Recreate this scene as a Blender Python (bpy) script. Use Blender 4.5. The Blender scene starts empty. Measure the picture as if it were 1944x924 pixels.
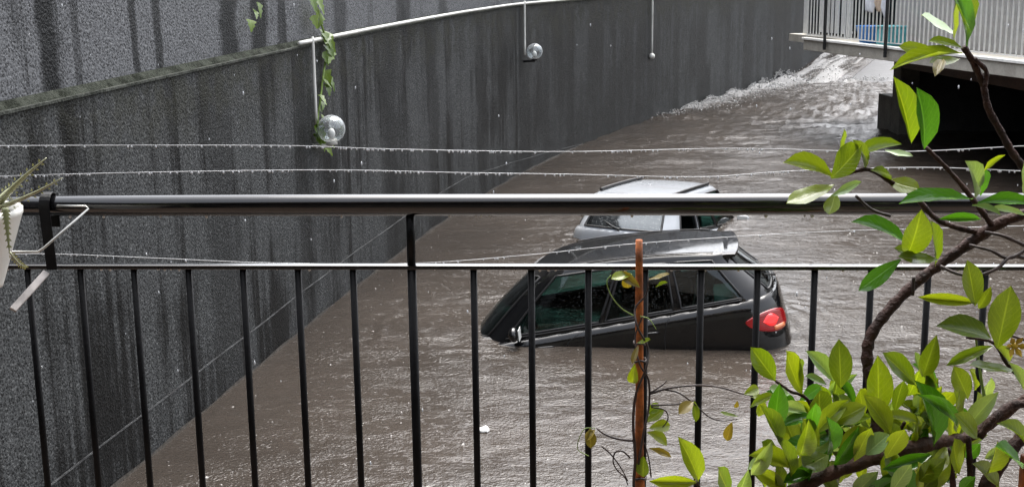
import bpy, bmesh, math, random
import numpy as np
from mathutils import Vector, Matrix, Euler

random.seed(7)
rng = np.random.default_rng(7)
S = bpy.context.scene
COL = S.collection
rad = math.radians

# ------------------------------------------------------------------ camera
FPX, PITCH, ROLL, CAMZ = 2390.0, rad(11.93), -0.0122, 3.6     # focal length in pixels of the 1944 px photograph
cam_d = bpy.data.cameras.new('camera')
cam_d.sensor_width = 36.0
cam_d.lens = 36.0 * FPX / 1944.0
cam_d.clip_start, cam_d.clip_end = 0.05, 500
cam = bpy.data.objects.new('camera', cam_d)
COL.objects.link(cam)
CAM_R = Matrix.Rotation(math.pi / 2 - PITCH, 3, 'X') @ Matrix.Rotation(ROLL, 3, 'Z')
cam.matrix_world = Matrix.Translation((0, 0, CAMZ)) @ CAM_R.to_4x4()
S.camera = cam

# ------------------------------------------------------------------ sky, sun, exposure (rainy overcast day)
SUN_EL, SUN_AZ = rad(66), rad(12)
world = bpy.data.worlds.new('World')
S.world = world
world.use_nodes = True
wn, wl = world.node_tree.nodes, world.node_tree.links
wn.clear()
sky = wn.new('ShaderNodeTexSky')
sky.sky_type = 'NISHITA'
sky.sun_disc = False
sky.sun_elevation = SUN_EL
sky.sun_rotation = SUN_AZ
sky.air_density, sky.dust_density, sky.ozone_density = 1.0, 6.0, 1.0
hs = wn.new('ShaderNodeHueSaturation')
hs.inputs['Saturation'].default_value = 0.32          # cloud cover: the sky is nearly grey
bg = wn.new('ShaderNodeBackground')
bg.inputs['Strength'].default_value = 0.15
wo = wn.new('ShaderNodeOutputWorld')
wl.new(sky.outputs[0], hs.inputs['Color'])
wl.new(hs.outputs[0], bg.inputs['Color'])
wl.new(bg.outputs[0], wo.inputs['Surface'])
sun_d = bpy.data.lights.new('sun', 'SUN')
sun_d.energy = 0.5
sun_d.angle = rad(60)
sun_d.color = (1.0, 0.97, 0.93)
sun = bpy.data.objects.new('sun', sun_d)
COL.objects.link(sun)
sun.rotation_euler = (math.pi / 2 - SUN_EL, 0, math.pi - SUN_AZ)
S.view_settings.view_transform = 'Standard'
S.view_settings.look = 'None'
S.view_settings.gamma = 1.0
S.view_settings.exposure = 1.88
S.view_settings.use_curve_mapping = False
S.render.engine = 'CYCLES'
S.cycles.max_bounces = 8
S.cycles.transparent_max_bounces = 16
S.cycles.caustics_reflective = False
S.cycles.caustics_refractive = False

# ------------------------------------------------------------------ helpers
def ray(x, y):
    return CAM_R @ Vector(((x - 972) / FPX, -(y - 462) / FPX, -1.0))
def at_y(x, y, Y):                     # the point at distance Y (world y) seen at photograph pixel x, y
    d = ray(x, y)
    return Vector((0, 0, CAMZ)) + d * (Y / d.y)
def at_z(x, y, z):                     # the point at height z seen at that pixel
    d = ray(x, y)
    return Vector((0, 0, CAMZ)) + d * ((z - CAMZ) / d.z)

def link(name, me, mat=None, parent=None, smooth=False):
    o = bpy.data.objects.new(name, me)
    COL.objects.link(o)
    if mat is not None and len(me.materials) == 0:
        me.materials.append(mat)
    if parent is not None:
        o.parent = parent
    if smooth:
        me.polygons.foreach_set('use_smooth', [True] * len(me.polygons))
    return o
def mesh(name, v, f):
    me = bpy.data.meshes.new(name)
    me.from_pydata([tuple(p) for p in v], [], f)
    me.update()
    return me
def thing(name, label, cat, loc=(0, 0, 0), rotz=0, group=None):
    o = bpy.data.objects.new(name, None)
    COL.objects.link(o)
    o.empty_display_size = 0.1
    o.location = loc
    o.rotation_euler = (0, 0, rotz)
    return tag(o, label, cat, group)
def tag(o, label, cat, group=None):
    o['label'] = label
    o['category'] = cat
    if group:
        o['group'] = group
    return o
def kind(o, k, label=None):
    o['kind'] = k
    if label:
        o['label'] = label
    return o

class MB:
    """collects shapes, builds one mesh object"""
    def __init__(s):
        s.v, s.f = [], []
    def add(s, v, f):
        n = len(s.v)
        s.v += [Vector(p) for p in v]
        s.f += [[i + n for i in q] for q in f]
        return s
    def box(s, a, b, m=None):
        x0, y0, z0 = a
        x1, y1, z1 = b
        v = [Vector(p) for p in ((x0,y0,z0),(x1,y0,z0),(x1,y1,z0),(x0,y1,z0),(x0,y0,z1),(x1,y0,z1),(x1,y1,z1),(x0,y1,z1))]
        if m is not None:
            v = [m @ p for p in v]
        return s.add(v, [(0,3,2,1),(4,5,6,7),(0,1,5,4),(1,2,6,5),(2,3,7,6),(3,0,4,7)])
    def tube(s, pts, r, n=8, caps=True, flat=1.0):
        pts = [Vector(p) for p in pts]
        rs = r if isinstance(r, (list, tuple)) else [r] * len(pts)
        t0 = (pts[1] - pts[0]).normalized()
        up = Vector((0, 0, 1)) if abs(t0.z) < 0.9 else Vector((0, 1, 0))
        nx = t0.cross(up).normalized()
        vs = []
        for i, p in enumerate(pts):
            t = (pts[min(i + 1, len(pts) - 1)] - pts[max(i - 1, 0)]).normalized()
            nx = (nx - t * nx.dot(t)).normalized()
            ny = t.cross(nx)
            for k in range(n):
                a = 2 * math.pi * k / n
                vs.append(p + nx * (math.cos(a) * rs[i]) + ny * (math.sin(a) * rs[i] * flat))
        fs = []
        for i in range(len(pts) - 1):
            for k in range(n):
                k2 = (k + 1) % n
                fs.append((i*n + k, i*n + k2, (i+1)*n + k2, (i+1)*n + k))
        if caps:
            fs.append(tuple(range(n))[::-1])
            fs.append(tuple((len(pts) - 1) * n + k for k in range(n)))
        return s.add(vs, fs)
    def ball(s, c, r, seg=16, rings=10, sz=1.0):
        vs, fs = [Vector(c) + Vector((0, 0, r * sz))], []
        for i in range(1, rings):
            a = math.pi * i / rings
            for k in range(seg):
                b = 2 * math.pi * k / seg
                vs.append(Vector(c) + Vector((r*math.sin(a)*math.cos(b), r*math.sin(a)*math.sin(b), r*sz*math.cos(a))))
        vs.append(Vector(c) + Vector((0, 0, -r * sz)))
        for k in range(seg):
            k2 = (k + 1) % seg
            fs.append((0, 1 + k, 1 + k2))
            for i in range(rings - 2):
                a = 1 + i * seg
                fs.append((a + k, a + seg + k, a + seg + k2, a + k2))
            e = 1 + (rings - 2) * seg
            fs.append((e + k, len(vs) - 1, e + k2))
        return s.add(vs, fs)
    def build(s, name, mat=None, parent=None, smooth=False, bevel=0, origin=None):
        v = s.v if origin is None else [p - Vector(origin) for p in s.v]
        o = link(name, mesh(name, v, s.f), mat, parent, smooth)
        if origin is not None:
            o.location = origin
        if bevel:
            b = o.modifiers.new('bevel', 'BEVEL')
            b.width, b.segments, b.limit_method = bevel, 2, 'ANGLE'
        return o

def smooth_path(pts, n=6):
    """Catmull-Rom through points (any tuple length)"""
    P = [Vector(p) for p in pts]
    P = [P[0] * 2 - P[1]] + P + [P[-1] * 2 - P[-2]]
    out = []
    for i in range(1, len(P) - 2):
        for k in range(n):
            t = k / n
            a, b, c, d = P[i-1], P[i], P[i+1], P[i+2]
            out.append(0.5 * ((2*b) + (c-a)*t + (2*a - 5*b + 4*c - d)*t*t + (3*b - a - 3*c + d)*t**3))
    out.append(P[-2])
    return out
def lerp_list(vals, n):
    xs = np.linspace(0, 1, len(vals))
    return list(np.interp(np.linspace(0, 1, n), xs, vals))

# ------------------------------------------------------------------ materials
MATS = {}
def nodes_of(name):
    m = bpy.data.materials.new(name)
    m.use_nodes = True
    MATS[name] = m
    nt = m.node_tree
    return m, nt, nt.nodes['Principled BSDF'], nt.nodes['Material Output']
class NT:
    def __init__(s, nt): s.t = nt
    def n(s, typ, **kw):
        x = s.t.nodes.new(typ)
        for k, v in kw.items():
            setattr(x, k, v)
        return x
    def L(s, a, b): s.t.links.new(a, b)
    def val(s, sock, v):
        if isinstance(v, bpy.types.NodeSocket): s.L(v, sock)
        else: sock.default_value = v
    def math(s, op, a, b=None, clamp=False, c=None):
        x = s.n('ShaderNodeMath', operation=op, use_clamp=clamp)
        s.val(x.inputs[0], a)
        if b is not None: s.val(x.inputs[1], b)
        if c is not None: s.val(x.inputs[2], c)
        return x.outputs[0]
    def noise(s, vec, scale, detail=4, rough=0.55, dist=0.0):
        x = s.n('ShaderNodeTexNoise')
        if vec is not None: s.L(vec, x.inputs['Vector'])
        x.inputs['Scale'].default_value = scale
        x.inputs['Detail'].default_value = detail
        x.inputs['Roughness'].default_value = rough
        x.inputs['Distortion'].default_value = dist
        return x.outputs['Fac']
    def ramp(s, f, stops):
        x = s.n('ShaderNodeValToRGB')
        e = x.color_ramp.elements
        e[0].position, e[0].color = stops[0][0], (*stops[0][1], 1)
        e[1].position, e[1].color = stops[-1][0], (*stops[-1][1], 1)
        for p, c in stops[1:-1]:
            k = e.new(p); k.color = (*c, 1)
        s.val(x.inputs[0], f)
        return x.outputs[0]
    def step(s, f, lo, hi):            # smooth 0..1
        x = s.n('ShaderNodeMapRange', interpolation_type='SMOOTHSTEP')
        s.val(x.inputs['Value'], f)
        x.inputs['From Min'].default_value, x.inputs['From Max'].default_value = lo, hi
        return x.outputs[0]
    def mix(s, fac, a, b, blend='MIX'):
        x = s.n('ShaderNodeMix', data_type='RGBA', blend_type=blend)
        s.val(x.inputs[0], fac)
        for i, c in ((6, a), (7, b)):
            if isinstance(c, bpy.types.NodeSocket): s.L(c, x.inputs[i])
            else: x.inputs[i].default_value = (*c, 1)
        return x.outputs[2]
    def vmul(s, vec, k):
        x = s.n('ShaderNodeVectorMath', operation='MULTIPLY')
        s.L(vec, x.inputs[0]); x.inputs[1].default_value = k
        return x.outputs[0]
    def bump(s, h, strength, dist, normal=None):
        x = s.n('ShaderNodeBump')
        x.inputs['Strength'].default_value, x.inputs['Distance'].default_value = strength, dist
        s.L(h, x.inputs['Height'])
        if normal is not None: s.L(normal, x.inputs['Normal'])
        return x.outputs[0]
    def coord(s, which='Object'):
        return s.n('ShaderNodeTexCoord').outputs[which]
    def pos(s):
        return s.n('ShaderNodeNewGeometry').outputs['Position']

def plain(name, col, rough=0.5, metal=0.0, var=0.25, scale=8, bump=0.0, bscale=60, coat=0.0, spec=0.5):
    m, nt, b, o = nodes_of(name)
    t = NT(nt)
    p = t.coord()
    f = t.noise(p, scale, 5)
    t.L(t.mix(t.step(f, 0.3, 0.7), tuple(c * (1 - var) for c in col), tuple(min(1, c * (1 + var)) for c in col)), b.inputs['Base Color'])
    b.inputs['Metallic'].default_value = metal
    t.L(t.math('MULTIPLY_ADD', t.noise(p, scale * 3, 3), 0.3 * rough, c=rough * 0.85), b.inputs['Roughness'])
    b.inputs['Specular IOR Level'].default_value = spec
    if coat:
        b.inputs['Coat Weight'].default_value = coat
        b.inputs['Coat Roughness'].default_value = 0.06
    if bump:
        t.L(t.bump(t.noise(p, bscale, 4), bump, 0.01), b.inputs['Normal'])
    return m

def wall_material(name, light, dark, mid, streaks, base_lo, streak_bias, moss_top):
    """roughcast render: UV is metres along the wall and height; long rain streaks, moss and grain"""
    m, nt, b, o = nodes_of(name)
    t = NT(nt)
    uv = t.coord('UV')
    p = t.pos()
    sep = t.n('ShaderNodeSeparateXYZ'); t.L(uv, sep.inputs[0])
    u, v = sep.outputs[0], sep.outputs[1]
    st1 = t.noise(t.vmul(uv, (2.4, 0.06, 1)), 1.0, 6, 0.75)
    st2 = t.noise(t.vmul(uv, (11.0, 0.22, 1)), 1.0, 4, 0.7)
    st0 = t.noise(t.vmul(uv, (0.75, 0.05, 1)), 1.0, 5, 0.7)
    blot = t.noise(t.vmul(p, (1, 1, 0.6)), 0.6, 6, 0.65)
    grain = t.noise(p, 58, 3, 0.75)
    vo = t.n('ShaderNodeTexVoronoi'); t.L(p, vo.inputs['Vector']); vo.inputs['Scale'].default_value = 50
    g2 = vo.outputs['Distance']
    gsum = t.math('ADD', t.math('MULTIPLY', grain, 0.8), t.math('MULTIPLY', g2, 0.45))
    s = t.math('ADD', t.math('ADD', t.math('MULTIPLY', st1, 0.45), t.math('MULTIPLY', st0, 0.27)), t.math('MULTIPLY', st2, 0.28))
    s = t.math('ADD', s, t.math('MULTIPLY', t.math('SUBTRACT', blot, 0.5), 0.5))
    wet = t.step(s, streak_bias - 0.045, streak_bias + 0.07)               # 0 dark wet run-off, 1 paler
    wobn = t.math('SUBTRACT', t.noise(t.vmul(uv, (0.5, 1.6, 1)), 1.0, 5, 0.7), 0.5)
    for u0, w, k in streaks:
        wob = t.math('MULTIPLY', wobn, w * 1.7)
        d = t.math('ABSOLUTE', t.math('SUBTRACT', t.math('ADD', u, wob), u0))
        g = t.math('SUBTRACT', 1.0, t.step(d, w * 0.45, w * 1.05))
        wet = t.math('MULTIPLY', wet, t.math('SUBTRACT', 1.0, t.math('MULTIPLY', g, k)))
    colr = t.mix(wet, dark, light)
    gr = t.step(gsum, 0.44, 0.70)
    colr = t.mix(gr, t.mix(0.80, colr, tuple(c * 0.25 for c in dark)), colr)
    fleck = t.step(t.noise(p, 46, 2, 0.6), 0.56, 0.64)
    colr = t.mix(t.math('MULTIPLY', fleck, t.math('MULTIPLY_ADD', wet, 0.48, c=0.07)), colr, mid)
    if moss_top:
        mz = t.math('ADD', v, t.math('MULTIPLY', t.math('SUBTRACT', t.noise(t.vmul(uv, (0.9, 0.6, 1)), 1.0, 5, 0.65), 0.5), 1.5))
        ms = t.math('MULTIPLY', t.step(mz, moss_top - 0.75, moss_top + 0.05), t.step(t.noise(p, 5, 4), 0.35, 0.6))
        colr = t.mix(t.math('MULTIPLY', ms, 0.5), colr, t.mix(gr, (0.006, 0.006, 0.003), (0.040, 0.040, 0.024)))
    t.L(colr, b.inputs['Base Color'])
    t.L(t.math('MULTIPLY_ADD', wet, 0.25, c=0.42), b.inputs['Roughness'])
    b.inputs['Specular IOR Level'].default_value = 0.12
    n1 = t.bump(gsum, 0.9, 0.016)
    t.L(t.bump(t.noise(p, 5, 4), 0.25, 0.03, n1), b.inputs['Normal'])
    return m

def simple_noise_mat(name, c0, c1, scale, rough, bump=0.3, bscale=30, bd=0.02, spec=0.5):
    m, nt, b, o = nodes_of(name)
    t = NT(nt); p = t.pos()
    f = t.math('ADD', t.math('MULTIPLY', t.noise(p, scale, 6, 0.65), 0.6), t.math('MULTIPLY', t.noise(p, scale * 9, 3, 0.6), 0.4))
    t.L(t.mix(t.step(f, 0.38, 0.62), c0, c1), b.inputs['Base Color'])
    b.inputs['Roughness'].default_value = rough
    b.inputs['Specular IOR Level'].default_value = spec
    t.L(t.bump(t.noise(p, bscale, 4, 0.65), bump, bd), b.inputs['Normal'])
    return m

M_moss = simple_noise_mat('mossy_coping', (0.010, 0.012, 0.008), (0.058, 0.064, 0.052), 6, 0.8, 0.9, 40, 0.03, 0.05)
M_edge = simple_noise_mat('coping_edge', (0.02, 0.023, 0.018), (0.085, 0.09, 0.08), 5, 0.7, 0.8, 40, 0.02, 0.1)
M_plinth = simple_noise_mat('plinth_render', (0.018, 0.020, 0.022), (0.052, 0.057, 0.061), 5, 0.55, 0.9, 38, 0.03)
M_lip = simple_noise_mat('plinth_lip', (0.005, 0.005, 0.006), (0.055, 0.058, 0.06), 3.5, 0.5, 0.6, 40)
M_tide = simple_noise_mat('mud_line', (0.04, 0.036, 0.028), (0.09, 0.08, 0.07), 8, 0.4, 0.4, 30)
M_asphalt = simple_noise_mat('wet_asphalt', (0.035, 0.038, 0.043), (0.06, 0.063, 0.068), 4, 0.5, 0.25, 60, 0.01)
M_conc = simple_noise_mat('concrete', (0.32, 0.30, 0.26), (0.44, 0.42, 0.37), 3, 0.7, 0.3, 40, 0.01)
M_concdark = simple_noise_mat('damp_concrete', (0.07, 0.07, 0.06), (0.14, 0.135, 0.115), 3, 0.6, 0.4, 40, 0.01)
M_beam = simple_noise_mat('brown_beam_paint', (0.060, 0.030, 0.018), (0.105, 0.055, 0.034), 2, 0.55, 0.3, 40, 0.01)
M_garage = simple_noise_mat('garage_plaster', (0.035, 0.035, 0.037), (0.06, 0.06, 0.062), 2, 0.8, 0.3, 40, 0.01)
M_white = simple_noise_mat('white_render', (0.66, 0.66, 0.63), (0.80, 0.80, 0.77), 1.5, 0.7, 0.2, 50, 0.01)
M_facade = simple_noise_mat('shaded_facade', (0.20, 0.20, 0.195), (0.28, 0.28, 0.27), 1.5, 0.7, 0.2, 50, 0.01)  # white wall with the shade behind the pickets put into its colour
M_terr = simple_noise_mat('terrace_tile', (0.10, 0.075, 0.06), (0.16, 0.12, 0.095), 3, 0.4, 0.2, 20, 0.01)
M_house = simple_noise_mat('house_render', (0.12, 0.105, 0.09), (0.18, 0.16, 0.135), 2, 0.8, 0.3, 40, 0.01)

M_black = plain('black_gloss_paint', (0.0035, 0.0035, 0.004), 0.14, var=0.3, scale=14, bump=0.03, bscale=25, coat=0.55, spec=0.5)
M_satin = plain('black_satin_paint', (0.004, 0.004, 0.0045), 0.38, var=0.3, scale=14, bump=0.1, bscale=90, spec=0.12)
M_grey_met = plain('pale_painted_steel', (0.60, 0.60, 0.58), 0.45, 0.0, var=0.1)
M_dark_met = plain('dark_steel', (0.016, 0.017, 0.018), 0.4)
M_galv = plain('galvanised_wire', (0.42, 0.42, 0.40), 0.35, 0.8)
M_pvc = plain('white_pvc', (0.74, 0.74, 0.70), 0.4, var=0.15, scale=3)
M_wire = plain('clothes_wire', (0.38, 0.39, 0.40), 0.35, 0.3)
M_wood = plain('orange_stake_wood', (0.30, 0.082, 0.013), 0.6, var=0.6, scale=34, bump=0.3)
M_bark = plain('dark_bark', (0.030, 0.0135, 0.0100), 0.6, spec=0.2, var=0.5, scale=50, bump=0.7, bscale=120)
M_bark2 = plain('young_bark', (0.044, 0.021, 0.014), 0.6, spec=0.2, var=0.4, scale=50, bump=0.5, bscale=120)
M_twig = plain('twig', (0.026, 0.015, 0.013), 0.6, var=0.5, scale=40)
M_stemg = plain('green_stem', (0.16, 0.24, 0.05), 0.5, var=0.3, scale=30)
M_pot = plain('white_plastic_pot', (0.70, 0.70, 0.66), 0.35, var=0.06, scale=6)
M_terra = plain('terracotta', (0.36, 0.15, 0.08), 0.7, var=0.25, scale=8, bump=0.2)
M_soil = plain('potting_soil', (0.035, 0.025, 0.018), 0.9, var=0.5, scale=60, bump=1.0)
M_rust = plain('rusty_plate', (0.36, 0.34, 0.33), 0.5, 0.2, var=0.45, scale=18)
M_blue = plain('blue_plastic', (0.015, 0.16, 0.50), 0.4, var=0.15)
M_teal = plain('teal_plastic', (0.05, 0.26, 0.30), 0.5, var=0.2)
M_cloth1 = plain('white_cloth', (0.70, 0.72, 0.76), 0.9, var=0.1)
M_cloth2 = plain('beige_cloth', (0.55, 0.44, 0.34), 0.9, var=0.15)
M_cloth3 = plain('navy_cloth', (0.04, 0.06, 0.14), 0.9, var=0.2)
M_alu = plain('white_frame', (0.62, 0.63, 0.62), 0.4, var=0.08)
M_glassdark = plain('dark_door_glass', (0.012, 0.016, 0.018), 0.06, var=0.3, scale=2)
M_blackplastic = plain('black_trim', (0.012, 0.012, 0.013), 0.45)
M_seat = plain('seat_fabric', (0.030, 0.031, 0.034), 0.85, var=0.3, scale=30)
M_flower = plain('yellow_petal', (0.55, 0.36, 0.02), 0.5, var=0.2)
M_litter = plain('white_litter', (0.75, 0.75, 0.73), 0.5, var=0.1)

def paint(name, col, wetbump=0.5, dirt=0.35):
    m, nt, b, o = nodes_of(name)
    t = NT(nt); p = t.coord()
    drops = t.n('ShaderNodeTexVoronoi'); t.L(p, drops.inputs['Vector']); drops.inputs['Scale'].default_value = 55
    dm = t.math('SUBTRACT', 1.0, t.step(drops.outputs['Distance'], 0.12, 0.34))
    grime = t.step(t.noise(p, 2.3, 6, 0.65), 0.42, 0.72)
    t.L(t.mix(t.math('MULTIPLY', grime, dirt), col, (0.16, 0.13, 0.10)), b.inputs['Base Color'])
    t.L(t.math('MULTIPLY_ADD', grime, 0.08, c=0.035), b.inputs['Roughness'])
    b.inputs['Coat Weight'].default_value = 0.25
    b.inputs['Coat Roughness'].default_value = 0.05
    t.L(t.bump(dm, wetbump, 0.004), b.inputs['Normal'])
    return m
M_carblack = paint('black_car_paint', (0.004, 0.0043, 0.005), 0.12, 0.05)
M_carwhite = paint('white_car_paint', (0.40, 0.425, 0.455), 0.12, 0.2)

def glass(name, tint, alpha, rough=0.03):
    """tinted car glass: mostly a dark mirror, some see-through, beaded with rain"""
    m, nt, b, o = nodes_of(name)
    t = NT(nt); p = t.coord()
    drops = t.n('ShaderNodeTexVoronoi'); t.L(p, drops.inputs['Vector']); drops.inputs['Scale'].default_value = 40
    dm = t.math('SUBTRACT', 1.0, t.step(drops.outputs['Distance'], 0.10, 0.30))
    tr = t.n('ShaderNodeBsdfTransparent'); tr.inputs['Color'].default_value = (*tint, 1)
    gl = t.n('ShaderNodeBsdfGlossy'); gl.inputs['Roughness'].default_value = rough
    gl.inputs['Color'].default_value = (0.92, 0.98, 1.0, 1)
    nb = t.bump(dm, 0.35, 0.003)
    t.L(nb, gl.inputs['Normal'])
    fr = t.n('ShaderNodeFresnel'); fr.inputs['IOR'].default_value = 1.52
    fac = t.math('ADD', t.math('MULTIPLY', fr.outputs[0], 1.25), alpha, clamp=True)
    mx = t.n('ShaderNodeMixShader')
    t.L(fac, mx.inputs[0]); t.L(tr.outputs[0], mx.inputs[1]); t.L(gl.outputs[0], mx.inputs[2])
    t.L(mx.outputs[0], o.inputs['Surface'])
    return m
M_carglass = glass('tinted_car_glass', (0.24, 0.42, 0.38), 0.0)
M_rearglass = glass('rear_car_glass', (0.13, 0.17, 0.18), 0.02)
M_mistglass = glass('misted_rear_glass', (0.10, 0.12, 0.14), 0.13, 0.08)
M_globe = glass('clear_lamp_globe', (0.93, 0.95, 0.95), 0.05)
def misted(m, k):                       # rain film on the globe scatters some light
    nt = m.node_tree; o = nt.nodes['Material Output']
    old = o.inputs['Surface'].links[0].from_socket
    d = nt.nodes.new('ShaderNodeBsdfDiffuse'); d.inputs['Color'].default_value = (0.8, 0.82, 0.85, 1)
    tl = nt.nodes.new('ShaderNodeBsdfTranslucent'); tl.inputs['Color'].default_value = (0.8, 0.82, 0.85, 1)
    ad = nt.nodes.new('ShaderNodeMixShader'); ad.inputs[0].default_value = 0.5
    nt.links.new(d.outputs[0], ad.inputs[1]); nt.links.new(tl.outputs[0], ad.inputs[2])
    lw = nt.nodes.new('ShaderNodeLayerWeight'); lw.inputs['Blend'].default_value = 0.25
    mm = nt.nodes.new('ShaderNodeMath'); mm.operation = 'MULTIPLY_ADD'; mm.inputs[1].default_value = 0.5; mm.inputs[2].default_value = k
    nt.links.new(lw.outputs['Facing'], mm.inputs[0])
    mx = nt.nodes.new('ShaderNodeMixShader')
    nt.links.new(mm.outputs[0], mx.inputs[0]); nt.links.new(old, mx.inputs[1]); nt.links.new(ad.outputs[0], mx.inputs[2])
    nt.links.new(mx.outputs[0], o.inputs['Surface'])
misted(M_globe, 0.06)

def lens(name, col, emit=0.0):
    m, nt, b, o = nodes_of(name)
    t = NT(nt); p = t.coord()
    w = t.n('ShaderNodeTexWave'); t.L(p, w.inputs['Vector']); w.inputs['Scale'].default_value = 16; w.bands_direction = 'Z'
    t.L(t.mix(w.outputs['Fac'], tuple(c * 0.65 for c in col), col), b.inputs['Base Color'])
    b.inputs['Roughness'].default_value = 0.08
    b.inputs['Coat Weight'].default_value = 0.8
    t.L(t.bump(w.outputs['Fac'], 0.15, 0.003), b.inputs['Normal'])
    if emit:
        b.inputs['Emission Color'].default_value = (*col, 1)
        b.inputs['Emission Strength'].default_value = emit
    return m
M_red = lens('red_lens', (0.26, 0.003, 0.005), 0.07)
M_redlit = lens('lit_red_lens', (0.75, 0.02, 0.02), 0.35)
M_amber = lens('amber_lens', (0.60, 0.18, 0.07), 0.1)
M_bulb = plain('frosted_bulb', (0.85, 0.85, 0.83), 0.5, var=0.02)

def leaf_mat(name, c0, c1, back, trans=0.45, rough=0.28):
    m, nt, b, o = nodes_of(name)
    t = NT(nt)
    uv = t.coord('UV')
    sep = t.n('ShaderNodeSeparateXYZ'); t.L(uv, sep.inputs[0])
    oi = t.n('ShaderNodeObjectInfo')
    vx = t.math('ABSOLUTE', t.math('SUBTRACT', sep.outputs[1], 0.5))
    rib = t.math('SUBTRACT', 1.0, t.step(vx, 0.0, 0.05))
    ang = t.math('ADD', sep.outputs[0], t.math('MULTIPLY', vx, -0.75))
    vein = t.step(t.math('SINE', t.math('MULTIPLY', ang, 48.0)), 0.86, 1.0)
    f = t.math('ADD', t.math('MULTIPLY', t.noise(t.coord(), 25, 4), 0.5), t.math('MULTIPLY', oi.outputs['Random'], 0.6))
    c = t.mix(t.step(f, 0.25, 0.85), c0, c1)
    c = t.mix(t.math('MULTIPLY', t.math('MAXIMUM', rib, t.math('MULTIPLY', vein, 0.28)), 0.5), c, tuple(min(1, k * 1.7 + 0.03) for k in c1))
    brown = t.step(t.noise(t.coord(), 14, 5, 0.7), 0.66, 0.74)
    c = t.mix(t.math('MULTIPLY', brown, 0.5), c, (0.16, 0.10, 0.02))
    g = t.n('ShaderNodeNewGeometry')
    c2 = t.mix(g.outputs['Backfacing'], c, t.mix(0.6, c, back))
    t.L(c2, b.inputs['Base Color'])
    b.inputs['Roughness'].default_value = rough
    b.inputs['Coat Weight'].default_value = 0.5
    b.inputs['Coat Roughness'].default_value = 0.12
    t.L(t.bump(t.math('ADD', t.math('MULTIPLY', rib, -1.0), t.math('MULTIPLY', vein, -0.4)), 0.35, 0.004), b.inputs['Normal'])
    tl = t.n('ShaderNodeBsdfTranslucent')
    t.L(t.mix(1.0, c, (1.35, 1.25, 0.35), 'MULTIPLY'), tl.inputs['Color'])
    mx = t.n('ShaderNodeMixShader'); mx.inputs[0].default_value = trans
    t.L(b.outputs[0], mx.inputs[1]); t.L(tl.outputs[0], mx.inputs[2])
    t.L(mx.outputs[0], o.inputs['Surface'])
    return m
LEAF = {
    'y': leaf_mat('yellow_green_leaf', (0.105, 0.170, 0.010), (0.190, 0.250, 0.018), (0.203, 0.250, 0.047), 0.5),
    'g': leaf_mat('fresh_green_leaf', (0.035, 0.125, 0.009), (0.062, 0.195, 0.016), (0.125, 0.203, 0.055), 0.4, 0.22),
    'o': leaf_mat('olive_leaf', (0.070, 0.115, 0.010), (0.130, 0.180, 0.016), (0.133, 0.172, 0.039), 0.45),
    'm': leaf_mat('minty_underside_leaf', (0.172, 0.281, 0.109), (0.265, 0.374, 0.187), (0.312, 0.390, 0.234), 0.3, 0.3),
    'v': leaf_mat('vine_leaf', (0.078, 0.148, 0.009), (0.156, 0.242, 0.023), (0.172, 0.234, 0.062), 0.45),
    'a': leaf_mat('pale_agave', (0.203, 0.226, 0.109), (0.312, 0.320, 0.187), (0.312, 0.312, 0.195), 0.1, 0.45),
    'd': leaf_mat('dry_leaf', (0.125, 0.101, 0.016), (0.203, 0.156, 0.023), (0.195, 0.156, 0.047), 0.4, 0.5),
}

def water_material(name, muddy, foam_c, bump_s):
    m, nt, b, o = nodes_of(name)
    t = NT(nt); p = t.pos()
    at = t.n('ShaderNodeAttribute', attribute_name='foam')
    foam_a = at.outputs['Fac']
    big = t.noise(p, 0.5, 4, 0.6)
    c = t.mix(t.step(big, 0.3, 0.7), tuple(k * 0.85 for k in muddy), tuple(k * 1.15 for k in muddy))
    fn = t.noise(t.vmul(p, (1.0, 1.7, 1)), 2.6, 6, 0.72, 0.6)
    fn2 = t.noise(p, 16, 3, 0.7)
    fm = t.step(t.math('ADD', t.math('ADD', t.math('MULTIPLY', fn, 0.65), t.math('MULTIPLY', fn2, 0.35)), t.math('MULTIPLY_ADD', foam_a, 0.62, c=-0.36)), 0.27, 0.62)
    fm = t.math('MULTIPLY', fm, t.step(foam_a, 0.02, 0.25))
    c = t.mix(fm, c, foam_c)
    t.L(c, b.inputs['Base Color'])
    t.L(t.math('MULTIPLY_ADD', fm, 0.40, c=0.15), b.inputs['Roughness'])
    b.inputs['IOR'].default_value = 1.38
    r1 = t.noise(t.vmul(p, (1.0, 1.3, 1)), 3.6, 3, 0.55, 0.4)      # flow ripples
    r2 = t.noise(p, 34, 2, 0.6, 0.0)                              # rain-pocked skin
    vo = t.n('ShaderNodeTexVoronoi'); t.L(p, vo.inputs['Vector']); vo.inputs['Scale'].default_value = 11
    rings = t.math('SINE', t.math('MULTIPLY', vo.outputs['Distance'], 38.0))
    rings = t.math('MULTIPLY', rings, t.math('SUBTRACT', 1.0, t.step(vo.outputs['Distance'], 0.25, 0.5)))
    patch = t.step(t.noise(t.vmul(p, (0.55, 1.1, 1)), 1.0, 5, 0.62, 1.2), 0.36, 0.64)     # calmer and more broken reaches of the current
    h = t.math('ADD', t.math('MULTIPLY', r1, 0.75), t.math('ADD', t.math('MULTIPLY', r2, t.math('MULTIPLY_ADD', patch, 0.34, c=0.10)), t.math('MULTIPLY', rings, 0.03)))
    t.L(t.bump(h, bump_s, 0.06), b.inputs['Normal'])
    return m
M_water = water_material('muddy_flood_water', (0.043, 0.035, 0.0285), (0.27, 0.268, 0.266), 0.5)
M_splash = plain('splash_water', (0.085, 0.077, 0.07), 0.12, var=0.3)
M_foam = plain('foam', (0.36, 0.36, 0.355), 0.6, var=0.2)
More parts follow.
